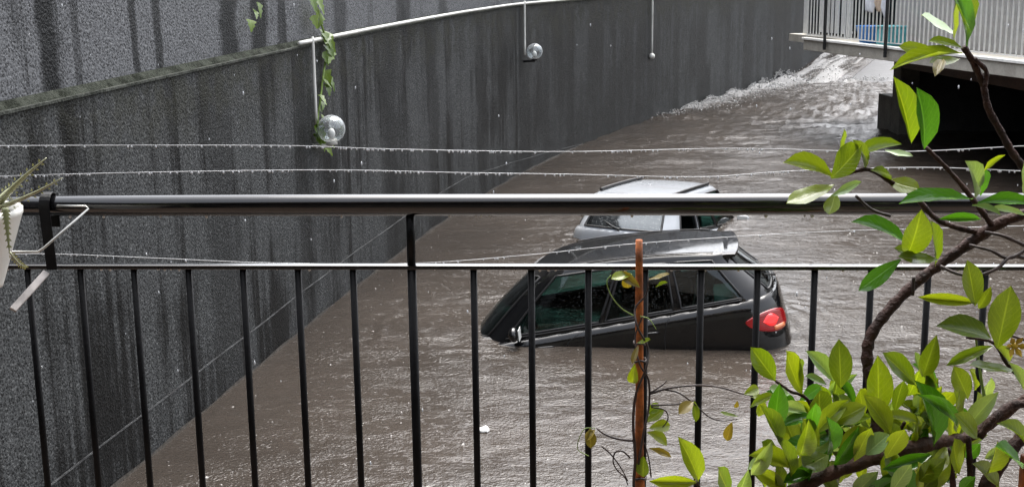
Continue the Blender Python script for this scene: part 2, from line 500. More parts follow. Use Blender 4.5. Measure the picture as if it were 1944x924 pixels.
M_drop = plain('rain_drop_water', (0.62, 0.65, 0.68), 0.05, var=0.05)

# ------------------------------------------------------------------ the curved retaining wall
W_PX = [(212, 920), (295, 852), (400, 769), (486, 697), (551, 647), (830, 430), (1090, 278), (1190, 245), (1290, 208), (1357, 188), (1441, 168), (1505, 151)]
wp = np.array([tuple(at_z(x, y, 0)) for x, y in W_PX])
ys = np.concatenate([[-4, 0, 4], wp[:, 1], [48.6, 54, 62]])
xs = np.concatenate([[-4.6, -4.15, -3.66], wp[:, 0], [12.12, 15.2, 20.0]])
pf = np.polyfit(ys, xs, 6, w=np.where((ys > 8) & (ys < 49), 3.0, 1.0))
def wall_x(y):
    return float(np.polyval(pf, y))
WY = np.arange(-4, 62.01, 0.12)
WX = np.polyval(pf, WY)
WU = np.concatenate([[0], np.cumsum(np.hypot(np.diff(WX), np.diff(WY)))])
WU = WU - np.interp(0.0, WY, WU)                      # metres along the wall, 0 abreast of the camera
TX = np.gradient(WX, WU); TY = np.gradient(WY, WU)
NXn, NYn = TY, -TX                                    # normal on the camera's side
def ledge_z(y):
    return np.interp(y, [-4, 7.7, 12.9, 19, 23, 32, 62], [2.72, 2.82, 2.91, 3.01, 3.07, 3.10, 3.6])
WALL_TOP = lambda y: np.interp(y, [-4, 14, 24, 62], [5.0, 5.0, 6.6, 6.6])  # unseen top, raised further off so the car roof reflects dark wall
def wall_strip(off_lo, z_lo, off_hi, z_hi, nz=1, sel=None):
    idx = np.arange(len(WY)) if sel is None else sel
    n = len(idx)
    zl = z_lo(WY[idx]) if callable(z_lo) else np.full(n, z_lo)
    zh = z_hi(WY[idx]) if callable(z_hi) else np.full(n, z_hi)
    V, UVc = [], []
    for k in range(nz + 1):
        q = k / nz
        o = off_lo + (off_hi - off_lo) * q
        z = zl + (zh - zl) * q
        for j, i in enumerate(idx):
            V.append((WX[i] + NXn[i] * o, WY[i] + NYn[i] * o, z[j]))
            UVc.append((WU[i], z[j]))
    F_ = [(k*n + j, k*n + j + 1, (k+1)*n + j + 1, (k+1)*n + j) for k in range(nz) for j in range(n - 1)]
    F_ = [f[::-1] for f in F_]
    return V, F_, UVc
def wall_part(name, strips, mat, parent):
    V, F_, U = [], [], []
    for v, f, u in strips:
        n = len(V); V += v; U += u
        F_ += [tuple(i + n for i in q) for q in f]
    me = mesh(name, V, F_)
    uvl = me.uv_layers.new(name='UVMap')
    li = np.empty(len(me.loops), dtype=np.int32); me.loops.foreach_get('vertex_index', li)
    uvl.data.foreach_set('uv', np.array(U, dtype=np.float32)[li].ravel())
    return link(name, me, mat, parent)
HITY = np.arange(5, 58, 0.01)
HITX = np.polyval(pf, HITY)
def wall_hit(px, py):                                  # the point of the wall seen at a photograph pixel
    d = ray(px, py)
    best = float(HITY[np.argmin(np.abs(d.x / d.y * HITY - HITX))])
    return best, at_y(px, py, best).z
def stains(py, rows_):                                 # run-off stains: photograph x range -> metres along the wall
    out = []
    for x0, x1, k in rows_:
        u0, u1 = (float(np.interp(wall_hit(x, py)[0], WY, WU)) for x in (x0, x1))
        out.append(((u0 + u1) / 2, (u1 - u0) / 2 * 1.1, k))
    return out
M_low = wall_material('wet_roughcast', (0.070, 0.0735, 0.075), (0.0058, 0.0061, 0.0062), (0.19, 0.195, 0.195),
                      stains(250, [(380, 440, 0.5), (560, 585, 0.6), (725, 760, 0.7), (815, 835, 0.6), (905, 922, 0.7), (985, 1003, 0.7), (1030, 1046, 0.6), (1075, 1092, 0.75), (1122, 1136, 0.7), (1160, 1168, 0.6), (1190, 1202, 0.7), (1226, 1242, 0.6), (1275, 1290, 0.75), (1325, 1340, 0.7), (1372, 1384, 0.6), (1410, 1424, 0.75), (1462, 1476, 0.7), (1500, 1520, 0.7)]), 0.0, 0.475, 2.95)
M_up = wall_material('pale_roughcast', (0.150, 0.155, 0.164), (0.010, 0.011, 0.012), (0.26, 0.27, 0.28),
                     stains(60, [(84, 124, 0.97), (150, 166, 0.6), (260, 276, 0.85), (304, 322, 0.85), (430, 466, 0.92), (488, 512, 0.9), (537, 556, 0.8), (640, 668, 0.7), (760, 790, 0.7), (840, 860, 0.6)]), 0.0, 0.42, 0)
wall = thing('retaining_wall', 'tall curved grey roughcast wall with dark rain streaks along the flooded lane', 'wall', (wall_x(8), 8, 0))
wall_inv = Matrix.Translation((-wall_x(8), -8, 0))
lz = lambda y: ledge_z(y)
lz2 = lambda y: ledge_z(y) + 0.07
parts = [
    wall_part('lower_wall', [wall_strip(0, -1.5, 0, lz)], M_low, wall),
    wall_part('coping_edge', [wall_strip(0, lz, 0.018, lz), wall_strip(0.018, lz, 0.018, lambda y: ledge_z(y) + 0.018), wall_strip(0.018, lambda y: ledge_z(y) + 0.018, 0.0, lambda y: ledge_z(y) + 0.022)], M_edge, wall),
    wall_part('coping', [wall_strip(0.0, lambda y: ledge_z(y) + 0.022, -0.06, lz2)], M_moss, wall),
    wall_part('upper_wall', [wall_strip(-0.06, lz2, -0.06, WALL_TOP), wall_strip(-0.06, WALL_TOP, -0.5, WALL_TOP), wall_strip(-0.5, WALL_TOP, -0.5, -1.5)], M_up, wall),
]
psel = np.where(WY < 27.5)[0]
pz = lambda y: np.interp(y, [-4, 8.6, 11, 15, 20, 27.5], [0.36, 0.36, 0.37, 0.42, 0.46, 0.0]) + 0.004 * np.sin(y * 3.1)
pz2 = lambda y: pz(y) + 0.008
parts.append(wall_part('plinth', [wall_strip(0.010, -1.5, 0.010, pz, 1, psel)], M_low, wall))
parts.append(wall_part('plinth_edge', [wall_strip(0.010, pz, 0.013, pz, 1, psel), wall_strip(0.013, pz, 0.010, pz2, 1, psel), wall_strip(0.010, pz2, 0.0, pz2, 1, psel)], M_lip, wall))
parts.append(wall_part('mud_line', [wall_strip(0.013, -0.05, 0.013, lambda y: 0.022 + 0.008 * np.sin(y * 5.3), 1, psel)], M_tide, wall))
for q in parts:
    q.matrix_parent_inverse = wall_inv
def on_wall(y, z, off=0.0):
    i = int(np.clip(np.searchsorted(WY, y), 0, len(WY) - 1))
    return Vector((wall_x(y) + NXn[i] * off, y + NYn[i] * off, z))
# ------------------------------------------------------------------ flood water
TAB = {}
def vnoise(x, y, seed):
    if seed not in TAB:
        TAB[seed] = np.random.default_rng(seed).random((256, 256)).astype(np.float32)
    T = TAB[seed]
    xi, yi = np.floor(x).astype(int), np.floor(y).astype(int)
    fx, fy = x - xi, y - yi
    fx, fy = fx*fx*fx*(fx*(fx*6-15)+10), fy*fy*fy*(fy*(fy*6-15)+10)
    g = lambda a, b: T[a & 255, b & 255]
    return (g(xi, yi)*(1-fx)*(1-fy) + g(xi+1, yi)*fx*(1-fy) + g(xi, yi+1)*(1-fx)*fy + g(xi+1, yi+1)*fx*fy) - 0.5
def fbm(x, y, seed, o=4, g=0.55):
    s, a = 0, 1
    for k in range(o):
        s = s + a * vnoise(x * 2**k + 17.3*k, y * 2**k + 5.1*k, seed + k); a *= g
    return s
sst = lambda a, lo, hi: (lambda t: t*t*(3-2*t))(np.clip((a - lo) / (hi - lo), 0, 1))
CARS_XY = [((0.85, 12.875), (-0.992, 0.130), 2.08, 0.86), ((2.40, 18.55), (0.5, 0.866), 1.9, 0.82)]
POOL_END = 43.3
def water_height(x, y):
    far = sst(y, 17, 36)
    # flow runs down from the ramp towards the camera: streaks across it
    h = (0.018 + 0.016 * far) * fbm(x * 0.9 + 0.25 * y, y * 1.5, 11, 4)
    h = h + (0.004 + 0.085 * far) * fbm(x * 1.1 + 0.3 * y, y * 2.1, 31, 5, 0.62)
    rip = np.sin((y * 0.96 + x * 0.25 + 0.5 * fbm(x * 0.5, y * 0.5, 5, 3)) * 2 * np.pi / 0.42)
    h = h + (0.0022 + 0.006 * far) * rip * np.clip(0.5 + 1.4 * fbm(x * 0.35, y * 0.35, 77, 2), 0, 1)
    for (cx, cy), (hx, hy), a, b in CARS_XY:            # water piling round the cars
        lx = (x - cx) * hx + (y - cy) * hy
        ly = -(x - cx) * hy + (y - cy) * hx
        d = (np.maximum(np.abs(lx) - a, 0)**2 + np.maximum(np.abs(ly) - b, 0)**2) ** 0.5
        h = h + 0.011 * np.exp(-d * 3.2) * np.sin(d * 30 + 9 * fbm(x * 1.3, y * 1.3, 9, 3)) * np.clip(0.5 + 2 * fbm(x * 0.9, y * 0.9, 19, 2), 0, 1)
    return h
mounds = [(1472, 158, 0.26, 0.70), (1418, 170, 0.15, 0.60), (1450, 166, 0.18, 0.5), (1495, 153, 0.22, 0.6), (1380, 181, 0.14, 0.6), (1340, 193, 0.10, 0.6), (1300, 203, 0.08, 0.7)]
md = []
for px, py, hh, rr in mounds:
    q = at_z(px, py, 0.0)
    md.append((q.x, q.y, hh, rr))
rows, cols = 620, 330
ty = np.linspace(0, 1, rows)
yy = 1.0 / (1/2.8 + (1/POOL_END - 1/2.8) * ty)          # spaced as perspective needs
yy = 0.35 * np.linspace(2.8, POOL_END, rows) + 0.65 * yy
XX, YY = np.zeros((rows, cols)), np.repeat(yy[:, None], cols, 1)
for i, y in enumerate(yy):
    x0 = wall_x(y) - 0.02
    x1 = max(x0 + 3, min(14.5, 0.46 * y + 3.2))
    XX[i] = x0 + (x1 - x0) * np.linspace(0, 1, cols) ** 1.0
HH = water_height(XX, YY)
wd = XX - np.polyval(pf, YY)                            # distance from the wall
FO = 0.14 * sst(YY, 20, 32) + 0.14 * sst(YY, 33, 42)
FO += 0.45 * np.exp(-wd / 0.40) * sst(YY, 31, 38)
FO += 0.30 * np.exp(-((YY - POOL_END) / 0.5) ** 2)
for x, y, hh, rr in md:
    d2 = ((XX - x) ** 2 + (YY - y) ** 2) / rr ** 2
    bump_ = np.exp(-d2 * 1.2)
    HH += hh * bump_ * (1 + 0.7 * fbm(XX * 3.0, YY * 3.0, 55, 3, 0.6))
    FO += 0.6 * bump_
chop = sst(YY, 26, 34) * np.exp(-((XX - 8.0 - (YY - 30) * 0.25) / 2.2) ** 2)   # broken water by the garage mouth
HH += 0.10 * chop * fbm(XX * 2.6, YY * 2.6, 91, 3)
FO += 0.10 * chop
for (cx, cy), (hx, hy), a, b in CARS_XY:
    lx = (XX - cx) * hx + (YY - cy) * hy; ly = -(XX - cx) * hy + (YY - cy) * hx
    d = (np.maximum(np.abs(lx) - a * 0.98, 0)**2 + np.maximum(np.abs(ly) - b, 0)**2) ** 0.5
    FO += 0.15 * np.exp(-d * 6)
FO = np.clip(FO, 0, 1)
V = np.stack([XX.ravel(), YY.ravel(), HH.ravel()], 1)
ii = np.arange(rows * cols).reshape(rows, cols)
Q = np.stack([ii[:-1, :-1].ravel(), ii[:-1, 1:].ravel(), ii[1:, 1:].ravel(), ii[1:, :-1].ravel()], 1)
def grid_mesh(name, V, Q, foam=None):
    me = bpy.data.meshes.new(name)
    me.vertices.add(len(V)); me.vertices.foreach_set('co', V.astype(np.float32).ravel())
    me.loops.add(Q.size); me.loops.foreach_set('vertex_index', Q.astype(np.int32).ravel())
    me.polygons.add(len(Q)); me.polygons.foreach_set('loop_start', np.arange(0, Q.size, 4, dtype=np.int32))
    me.update(calc_edges=True); me.validate()
    me.polygons.foreach_set('use_smooth', [True] * len(me.polygons))
    if foam is not None:
        a = me.attributes.new('foam', 'FLOAT', 'POINT'); a.data.foreach_set('value', foam.astype(np.float32).ravel())
    return me
kind(link('flood_water', grid_mesh('flood_water', V, Q, FO), M_water), 'structure')

# the ramp behind the pool, and the stream that runs down it
RS = 0.125
def ramp_z(x, y): return RS * (y - POOL_END + 0.25) - 0.02
ry = np.linspace(41.5, 62, 40)
V, F_ = [], []
for y in ry:
    for x in np.linspace(wall_x(y) - 0.05, 34, 12):
        V.append((x, y, ramp_z(x, y)))
for i in range(39):
    for k in range(11):
        F_.append((i*12 + k, i*12 + k + 1, (i+1)*12 + k + 1, (i+1)*12 + k))
kind(link('ramp_road', mesh('ramp_road', V, F_), M_asphalt), 'structure')
r2, c2 = 160, 60
sy = np.linspace(42.6, 61, r2)
XX, YY = np.zeros((r2, c2)), np.repeat(sy[:, None], c2, 1)
for i, y in enumerate(sy):
    XX[i] = wall_x(y) + 0.0 + np.linspace(0, 2.25 - 0.02 * (y - 43), c2)
s_ = np.linspace(0, 1, c2)[None, :].repeat(r2, 0)
edge = np.clip(np.minimum(s_ / 0.02 + 1, (1 - s_) / 0.12), 0, 1)
HH = ramp_z(XX, YY) + 0.012 + (0.05 + 0.04 * fbm(s_ * 6, YY * 0.9, 41, 3) + 0.015 * fbm(s_ * 14, YY * 2, 43, 2)) * edge
FO = np.clip(0.62 + 1.5 * fbm(s_ * 5.5, YY * 0.35, 61, 3) + 0.35 * np.exp(-((s_ - 0.85) / 0.12) ** 2), 0, 1) * edge
V = np.stack([XX.ravel(), YY.ravel(), HH.ravel()], 1)
ii = np.arange(r2 * c2).reshape(r2, c2)
Q = np.stack([ii[:-1, :-1].ravel(), ii[:-1, 1:].ravel(), ii[1:, 1:].ravel(), ii[1:, :-1].ravel()], 1)
kind(link('stream_water', grid_mesh('stream_water', V, Q, FO), M_water), 'structure')
kind(MB().box((-30, -12, -1.8), (45, 75, -1.5)).build('ground', M_asphalt), 'structure')

# rain hitting the flood: little crowns of water, too many to count
mb_v, mb_f = [], []
crown = []
for k in range(6):
    a = k * math.pi / 3
    crown.append((math.cos(a), math.sin(a), 0))
for k in range(6):
    a = (k + 0.5) * math.pi / 3
    crown.append((0.62 * math.cos(a), 0.62 * math.sin(a), 0.8))
crown.append((0, 0, 1.25))
cf = [(k, (k+1) % 6, 6 + k) for k in range(6)] + [((k+1) % 6, 6 + (k+1) % 6, 6 + k) for k in range(6)] + [(6 + k, 6 + (k+1) % 6, 12) for k in range(6)]
crown = np.array(crown)
nsp = 0
while nsp < 2600:
    y = 1.0 / rng.uniform(1/30.0, 1/7.5)
    x = rng.uniform(wall_x(y) + 0.1, 0.42 * y + 0.6)
    inside = False
    for (cx, cy), (hx, hy), a, b in CARS_XY:
        lx = (x - cx) * hx + (y - cy) * hy; ly = -(x - cx) * hy + (y - cy) * hx
        if abs(lx) < a + 0.1 and abs(ly) < b + 0.1: inside = True
    if inside: continue
    r = rng.lognormal(math.log(0.0085), 0.35)
    hgt = r * rng.uniform(0.12, 0.5)
    z = float(water_height(np.array([x]), np.array([y]))[0]) - 0.002
    n = len(mb_v)
    a = rng.uniform(0, 6.28); ca, sa = math.cos(a), math.sin(a)
    j = crown * (1 + 0.35 * rng.standard_normal((13, 1)) * 0.6)
    for c in j:
        mb_v.append((x + r*(c[0]*ca - c[1]*sa), y + r*(c[0]*sa + c[1]*ca), z + hgt*c[2]))
    mb_f += [tuple(i + n for i in f) for f in cf]
    nsp += 1
kind(link('rain_splashes', mesh('rain_splashes', mb_v, mb_f), M_splash, smooth=True), 'stuff', 'pale splashes of raindrops hitting the brown flood water')

# spray and broken foam where the stream meets the pool
sp_v, sp_f = [], []
octa = np.array([(1, 0, 0), (-1, 0, 0), (0, 1, 0), (0, -1, 0), (0, 0, 1), (0, 0, -1)], float)
of = [(0, 2, 4), (2, 1, 4), (1, 3, 4), (3, 0, 4), (2, 0, 5), (1, 2, 5), (3, 1, 5), (0, 3, 5)]
def spray(x, y, z, r):
    n = len(sp_v)
    for c in octa * (1 + 0.3 * rng.standard_normal((6, 1))):
        sp_v.append((x + r * c[0], y + r * c[1], z + r * c[2] * 0.8))
    sp_f.extend(tuple(i + n for i in f) for f in of)
for k in range(2600):
    mx, my, mh, mr = md[rng.integers(len(md))]
    x, y = mx + rng.normal(0, mr * 0.9), my + rng.normal(0, mr * 0.9)
    x = max(x, wall_x(y) + 0.04)
    z = mh * math.exp(-((x - mx) ** 2 + (y - my) ** 2) / mr ** 2 * 1.2) + abs(rng.normal(0, 0.06)) * (mh / 0.2)
    spray(x, y, z, rng.uniform(0.008, 0.030))
for k in range(1500):                                    # along the wall, the ramp's foot and down the stream
    if k % 3 == 0:
        y = rng.uniform(32, 43); x = wall_x(y) + abs(rng.normal(0, 0.25)) + 0.02; z = abs(rng.normal(0, 0.05))
    elif k % 3 == 1:
        y = POOL_END + rng.normal(0, 0.25); x = wall_x(y) + rng.uniform(0.05, 3.6); z = 0.02 + abs(rng.normal(0, 0.05))
    else:
        y = rng.uniform(43.3, 52); x = wall_x(y) + rng.uniform(0.05, 2.1); z = ramp_z(x, y) + 0.06 + abs(rng.normal(0, 0.05))
    spray(x, y, z, rng.uniform(0.008, 0.028))
kind(link('foam_spray', mesh('foam_spray', sp_v, sp_f), M_foam, smooth=True), 'stuff', 'white spray and broken foam where the stream pours into the flood')

# ------------------------------------------------------------------ cars
def outline(xr, xf, b, rcr, rcf, bow_r, bow_f, bow_s):
    """half plan outline of a car, rear centre round to front centre; parameter 0..5 (rear, corner, side, corner, front)"""
    def f(s):
        if s <= 1:
            y = (b - rcr) * s; x = xr
        elif s <= 2:
            a = (s - 1) * math.pi / 2
            y = b - rcr + rcr * math.sin(a); x = xr + rcr - rcr * math.cos(a)
        elif s <= 3:
            y = b; x = xr + rcr + (xf - rcf - xr - rcr) * (s - 2)
        elif s <= 4:
            a = (s - 3) * math.pi / 2
            y = b - rcf + rcf * math.cos(a); x = xf - rcf + rcf * math.sin(a)
        else:
            y = (b - rcf) * (5 - s); x = xf
        q = (x - (xr + xf) / 2) / ((xf - xr) / 2)
        y *= 1 - bow_s * q * q
        yn = y / b
        x += (bow_r * yn * yn) * max(0, -q) - (bow_f * yn * yn) * max(0, q)
        return x, y
    return f
def table(rows_, v):
    """rows_: list of (v, tuple); linear interpolation with smoothing"""
    for i in range(len(rows_) - 1):
        v0, a = rows_[i]; v1, b = rows_[i + 1]
        if v <= v1 or i == len(rows_) - 2:
            t = (v - v0) / (v1 - v0)
            return tuple(p + (q - p) * t for p, q in zip(a, b))

def make_car(root, M_paint, p):
    # body levels: xr, xf, half width, rear corner r, front corner r, bow rear, bow front, bow side, z, tilt
    LOW = [(0.00, (-1.90, 1.95, 0.78, 0.28, 0.40, .06, .18, .03, 0.22, 0.0)),
           (0.10, (-1.98, 2.00, 0.83, 0.30, 0.45, .08, .20, .03, 0.30, 0.0)),
           (0.30, (-2.03, 2.03, 0.868, 0.32, 0.45, .09, .22, .03, 0.48, 0.0)),
           (0.55, (-2.02, 2.00, 0.882, 0.34, 0.45, .10, .24, .03, 0.68, -0.005)),
           (0.70, (-1.995, 1.92, 0.880, 0.34, 0.45, .10, .24, .03, 0.79, -0.02)),
           (0.86, (-1.965, 1.72, 0.868, 0.34, 0.45, .10, .22, .03, 0.893, -0.065)),
           (0.95, (-1.945, 1.55, 0.846, 0.33, 0.45, .10, .20, .03, 0.940, -0.077)),
           (1.00, (-1.930, 1.40, 0.812, 0.32, 0.42, .10, .20, .03, 0.957, -0.082))]
    GRN = [(0.00, (-1.905, 1.14, 0.795, 0.30, 0.34, .10, .24, .03, 0.957, -0.082)),
           (0.12, (-1.870, 1.05, 0.782, 0.29, 0.34, .10, .24, .03, 1.030, -0.074)),
           (0.55, (-1.700, 0.72, 0.712, 0.25, 0.30, .09, .20, .025, 1.300, -0.028)),
           (0.86, (-1.560, 0.46, 0.652, 0.22, 0.27, .08, .16, .02, 1.490, -0.012)),
           (0.95, (-1.525, 0.37, 0.625, 0.16, 0.26, .05, .15, .02, 1.540, -0.008)),
           (1.00, (-1.500, 0.28, 0.585, 0.14, 0.25, .04, .14, .02, 1.566, -0.006))]
    sx, sw, sz = p.get('sx', 1), p.get('sw', 1), p.get('sz', 1)
    def surf(T):
        def f(s, v, off=0.0, side=1):
            xr, xf, b, rr, rf, br, bf, bs, z, ti = table(T, v)
            def P(s_, v_):
                q = table(T, v_)
                x, y = outline(*q[:8])(s_)
                arch = (0.030 - 0.060 * ((x + 0.5) / 0.95) ** 2) * v_ * v_ * p.get('arch', 1.0) if T is GRN else 0.0
                return Vector((x * sx, y * side * sw, (q[8] + q[9] * x + arch - 0.16 * max(0.0, x - 0.95) * (1 - v_ if T is GRN else v_ * v_)) * sz))
            a = P(s, v)
            if off:
                e = 0.02
                ds = P(min(5, s + e), v) - P(max(0, s - e), v)
                dv = P(s, min(1, v + e)) - P(s, max(0, v - e))
                n = (dv.cross(ds) if side > 0 else ds.cross(dv)).normalized()
                if n.y * side < -0.2 : n = -n
                a = a + n * off
            return a
        return f
    SL, SG = surf(LOW), surf(GRN)
    def patch(f, s0, s1, v0, v1, ns, nv, off=0.0, sides=(1, -1), thick=0):
        mb = MB()
        for side in sides:
            vs, fs = [], []
            for j in range(nv + 1):
                for i in range(ns + 1):
                    s = s0 + (s1 - s0) * i / ns
                    a = v0(s) if callable(v0) else v0
                    b = v1(s) if callable(v1) else v1
                    vs.append(f(s, a + (b - a) * j / nv, off, side))
            w = ns + 1
            for j in range(nv):
                for i in range(ns):
                    q = (j*w + i, j*w + i + 1, (j+1)*w + i + 1, (j+1)*w + i)
                    fs.append(q if side < 0 else q[::-1])
            if thick:
                n0 = len(vs)
                for j in range(nv + 1):
                    for i in range(ns + 1):
                        s = s0 + (s1 - s0) * i / ns
                        a = v0(s) if callable(v0) else v0
                        b = v1(s) if callable(v1) else v1
                        vs.append(f(s, a + (b - a) * j / nv, off - thick, side))
                ring = [i for i in range(w)] + [j*w + ns for j in range(1, nv + 1)] + [nv*w + i for i in range(ns - 1, -1, -1)] + [j*w for j in range(nv - 1, 0, -1)]
                for k in range(len(ring)):
                    a, b = ring[k], ring[(k+1) % len(ring)]
                    q = (a, b, b + n0, a + n0)
                    fs.append(q[::-1] if side < 0 else q)
            mb.add(vs, fs)
        return mb
    # --- body shell: lower body, deck at the belt, pillars and roof
    body = MB()
    for (a, b, n) in ((0, 1, 8), (1, 2, 10), (2, 3, 24), (3, 4, 10), (4, 5, 8)):
        lo = patch(SL, a, b, 0.0, 1.0, n, 26); body.add(lo.v, lo.f)
    for side in (1, -1):                                     # shelf between the shoulder and the glass, and the bonnet
        N = 60
        for k in range(N):
            s0_, s1_ = 5 * k / N, 5 * (k + 1) / N
            q = [SL(s0_, 1, 0, side), SL(s1_, 1, 0, side), SG(s1_, 0, 0, side), SG(s0_, 0, 0, side)]
            body.add(q, [(0, 1, 2, 3) if side < 0 else (3, 2, 1, 0)])
    # window openings as ranges (s, v) of the greenhouse
    VB, VT = 0.07, 0.86
    WIN = {'windscreen': (3.62, 5.0), 'front_window': (2.60, 3.20), 'rear_window': (2.27, 2.575), 'quarter_window': (1.86, 2.235), 'tailgate_window': (0.0, 1.22)}
    cuts = sorted({0.0, 5.0} | {x for w in WIN.values() for x in w} | {1, 2, 3, 4})
    for i in range(len(cuts) - 1):
        a, b = cuts[i], cuts[i + 1]
        mid = (a + b) / 2
        n = max(2, int((b - a) * 10))
        is_win = any(w[0] <= mid <= w[1] for w in WIN.values())
        segs = [(0.0, VB, 2), (VT, 1.0, 6)] if is_win else [(0.0, VB, 2), (VB, VT, 8), (VT, 1.0, 6)]
        for v0, v1, nv in segs:
            q = patch(SG, a, b, v0, v1, n, nv); body.add(q.v, q.f)
    N, K = 80, 7                                             # crowned roof skin
    ring = [SG(5 * k / N, 1.0, 0, 1) for k in range(N + 1)]
    for side in (1, -1):
        vs, fs = [], []
        for j in range(K + 1):
            q = 1 - j / K
            for r_ in ring:
                vs.append(Vector((r_.x * (0.25 * q + 0.75) if False else r_.x * 1.0, r_.y * q * side, r_.z + 0.014 * sz * (1 - q * q) * max(0.0, 1 - ((r_.x / sx + 0.6) / 0.95) ** 2))))
        w = N + 1
        for j in range(K):
            for i in range(N):
                f = (j*w + i, j*w + i + 1, (j+1)*w + i + 1, (j+1)*w + i)
                fs.append(f if side < 0 else f[::-1])
        body.add(vs, fs)
    bo = body.build('body', M_paint, root, True)
    wld = bo.modifiers.new('weld', 'WELD'); wld.merge_threshold = 0.002
    # --- glass, each pane its own part, with a black seal as sub-part
    for name, (a, b) in WIN.items():
        centre = name in ('windscreen', 'tailgate_window')
        for sides in (((1, -1),) if centre else ((1,), (-1,))):
            n = max(8, int((b - a) * 16))
            g = patch(SG, a, b, VB, VT, n, 6, -0.012, sides)
            pane = g.build(name, p.get('rear', M_rearglass) if name == 'tailgate_window' else M_carglass, root, True)
            sm = MB()
            for side in sides:
                e = [(a + (b - a) * k / n, VB) for k in range(n + 1)]
                e2 = [(a + (b - a) * k / n, VT) for k in range(n, -1, -1)]
                path = e + [(b, VB + (VT - VB) * k / 6) for k in range(1, 6)] + e2 + [(a, VT - (VT - VB) * k / 6) for k in range(1, 7)]
                if centre:
                    path = (e[::-1] if name == 'tailgate_window' else e[::-1])
                    if name == 'tailgate_window':
                        path = [(s, VB) for s, _ in e] + [(b, VB + (VT - VB) * k / 6) for k in range(1, 6)] + [(s, VT) for s, _ in e2]
                    else:
                        path = [(s, VB) for s, _ in e[::-1]] + [(a, VB + (VT - VB) * k / 6) for k in range(1, 6)] + [(s, VT) for s, _ in e2[::-1]]
                sm.tube([SG(s, v, 0.0, side) for s, v in path], p.get('seal', 0.013), 6)
            sm.build('seal', M_blackplastic, pane, True)
    # --- spoiler lip over the tailgate, roof seams / rails
    sp = MB()
    e = SG(0.0, 1.0, 0, 1)
    N = 20
    vs, fs = [], []
    for k in range(N + 1):
        q = -1 + 2 * k / N
        y = 0.575 * sw * q
        dr = 0.004 * q * q + 0.012 * abs(q) ** 10
        ext = 0.105 * sx * (1 - 0.25 * q ** 4)
        for dx, dz in ((0.16, 0.004), (0.0, 0.010), (-ext, 0.004), (-ext, -0.026), (0.0, -0.040), (0.10, -0.02)):
            vs.append(Vector((e.x + dx + 0.03 * q * q, y, e.z + dz - dr)))
    for k in range(N):
        for j in range(6):
            j2 = (j + 1) % 6
            fs.append((k*6 + j, k*6 + j2, (k+1)*6 + j2, (k+1)*6 + j))
    fs += [tuple(range(6))[::-1], tuple(N*6 + j for j in range(6))]
    sp.add(vs, fs)
    sp.build('spoiler', M_paint, root, False, 0.006)
    for side in (1, -1):
        pts = [SG(s, 0.995, 0.010, side) for s in np.linspace(1.9, 3.25, 18)]
        if p.get('rails'):
            pts = [q + Vector((0, -0.03 * side, 0.022)) for q in pts]
            MB().tube(pts, 0.024, 8).build('roof_rail', M_blackplastic, root, True)
        else:
            MB().tube(pts, 0.006, 6).build('roof_seam', M_blackplastic, root, True)
    # --- lights on the rear corners
    for side in (1, -1):
        dv = p.get('light_dv', 0.0)
        def hh(s): return math.sin(math.pi * min(1, max(0, (s - 1.08) / 0.90)) ** 0.75) ** 0.60
        def hi(s): return 0.750 + 0.080 * hh(s) + 0.03 * (s - 1.5) + dv
        def lo(s): return 0.750 - 0.125 * hh(s) + 0.03 * (s - 1.5) + dv
        tl = patch(SL, 1.085, 1.975, lo, hi, 30, 8, 0.018, (side,), 0.03).build('tail_light', M_red, root, True)
        patch(SL, 1.36, 1.68, lambda s: 0.745 - 0.055 * math.sin(math.pi * (s - 1.36) / 0.32) + dv, lambda s: 0.745 + 0.055 * math.sin(math.pi * (s - 1.36) / 0.32) + dv, 10, 4, 0.023, (side,), 0.006).build('lamp_bowl', M_redlit, tl, True)
        patch(SL, 1.24, 1.50, lambda s: 0.640 + dv, lambda s: 0.685 + dv, 6, 2, 0.023, (side,), 0.006).build('indicator_lens', M_amber, tl, True)
        for x0 in (0.35, -0.70):                               # door handles
            base = SL(2.0 + (x0 + 1.6) / 2.9, 0.80, 0.02, side)
            MB().tube([base + Vector((0.10, 0, 0)), base + Vector((0.06, 0.02*side, 0)), base + Vector((-0.06, 0.02*side, 0)), base + Vector((-0.10, 0, 0))], 0.013, 6).build('door_handle', M_paint, root, True)
        m0 = SG(3.05, 0.10, 0.0, side)                        # door mirror
        mm = MB().ball((0, 0, 0), 1.0, 14, 8)
        mm.v = [Vector((q.x * 0.055, q.y * 0.10, q.z * 0.075)) + m0 + Vector((0.02, 0.14 * side, 0.03)) for q in mm.v]
        mm.tube([m0, m0 + Vector((0.01, 0.09 * side, 0.0))], 0.022, 6)
        mo = mm.build('door_mirror', M_paint, root, True)
        gm = MB().box((-0.006, -0.08, -0.055), (0.0, 0.08, 0.055), Matrix.Translation(m0 + Vector((-0.037, 0.14 * side, 0.03))))
        gm.build('mirror_glass', M_alu, mo)  # pale paint stands in for the whitish reflection in the glass
    # door shut lines
    for s in (2.255, 2.588, 3.16):
        for side in (1, -1):
            MB().tube([SL(s, v, 0.001, side) for v in np.linspace(0.2, 1.0, 12)], 0.0045, 5).build('door_seam', M_blackplastic, root, True)
    for side in (1, -1):
        MB().tube([SG(s, 0.035, 0.006, side) for s in np.linspace(1.9, 3.2, 30)], 0.010, 6).build('belt_trim', M_blackplastic, root, True)
    # rear wiper, number plate hollow
    w0, w1 = SG(0.0, 0.02, 0.03, 1), SG(0.62, 0.26, 0.012, 1)
    MB().tube([w0, w0.lerp(w1, 0.5) + Vector((-0.012, 0, 0)), w1], [0.014, 0.009, 0.006], 6).build('rear_wiper', M_blackplastic, root, True)
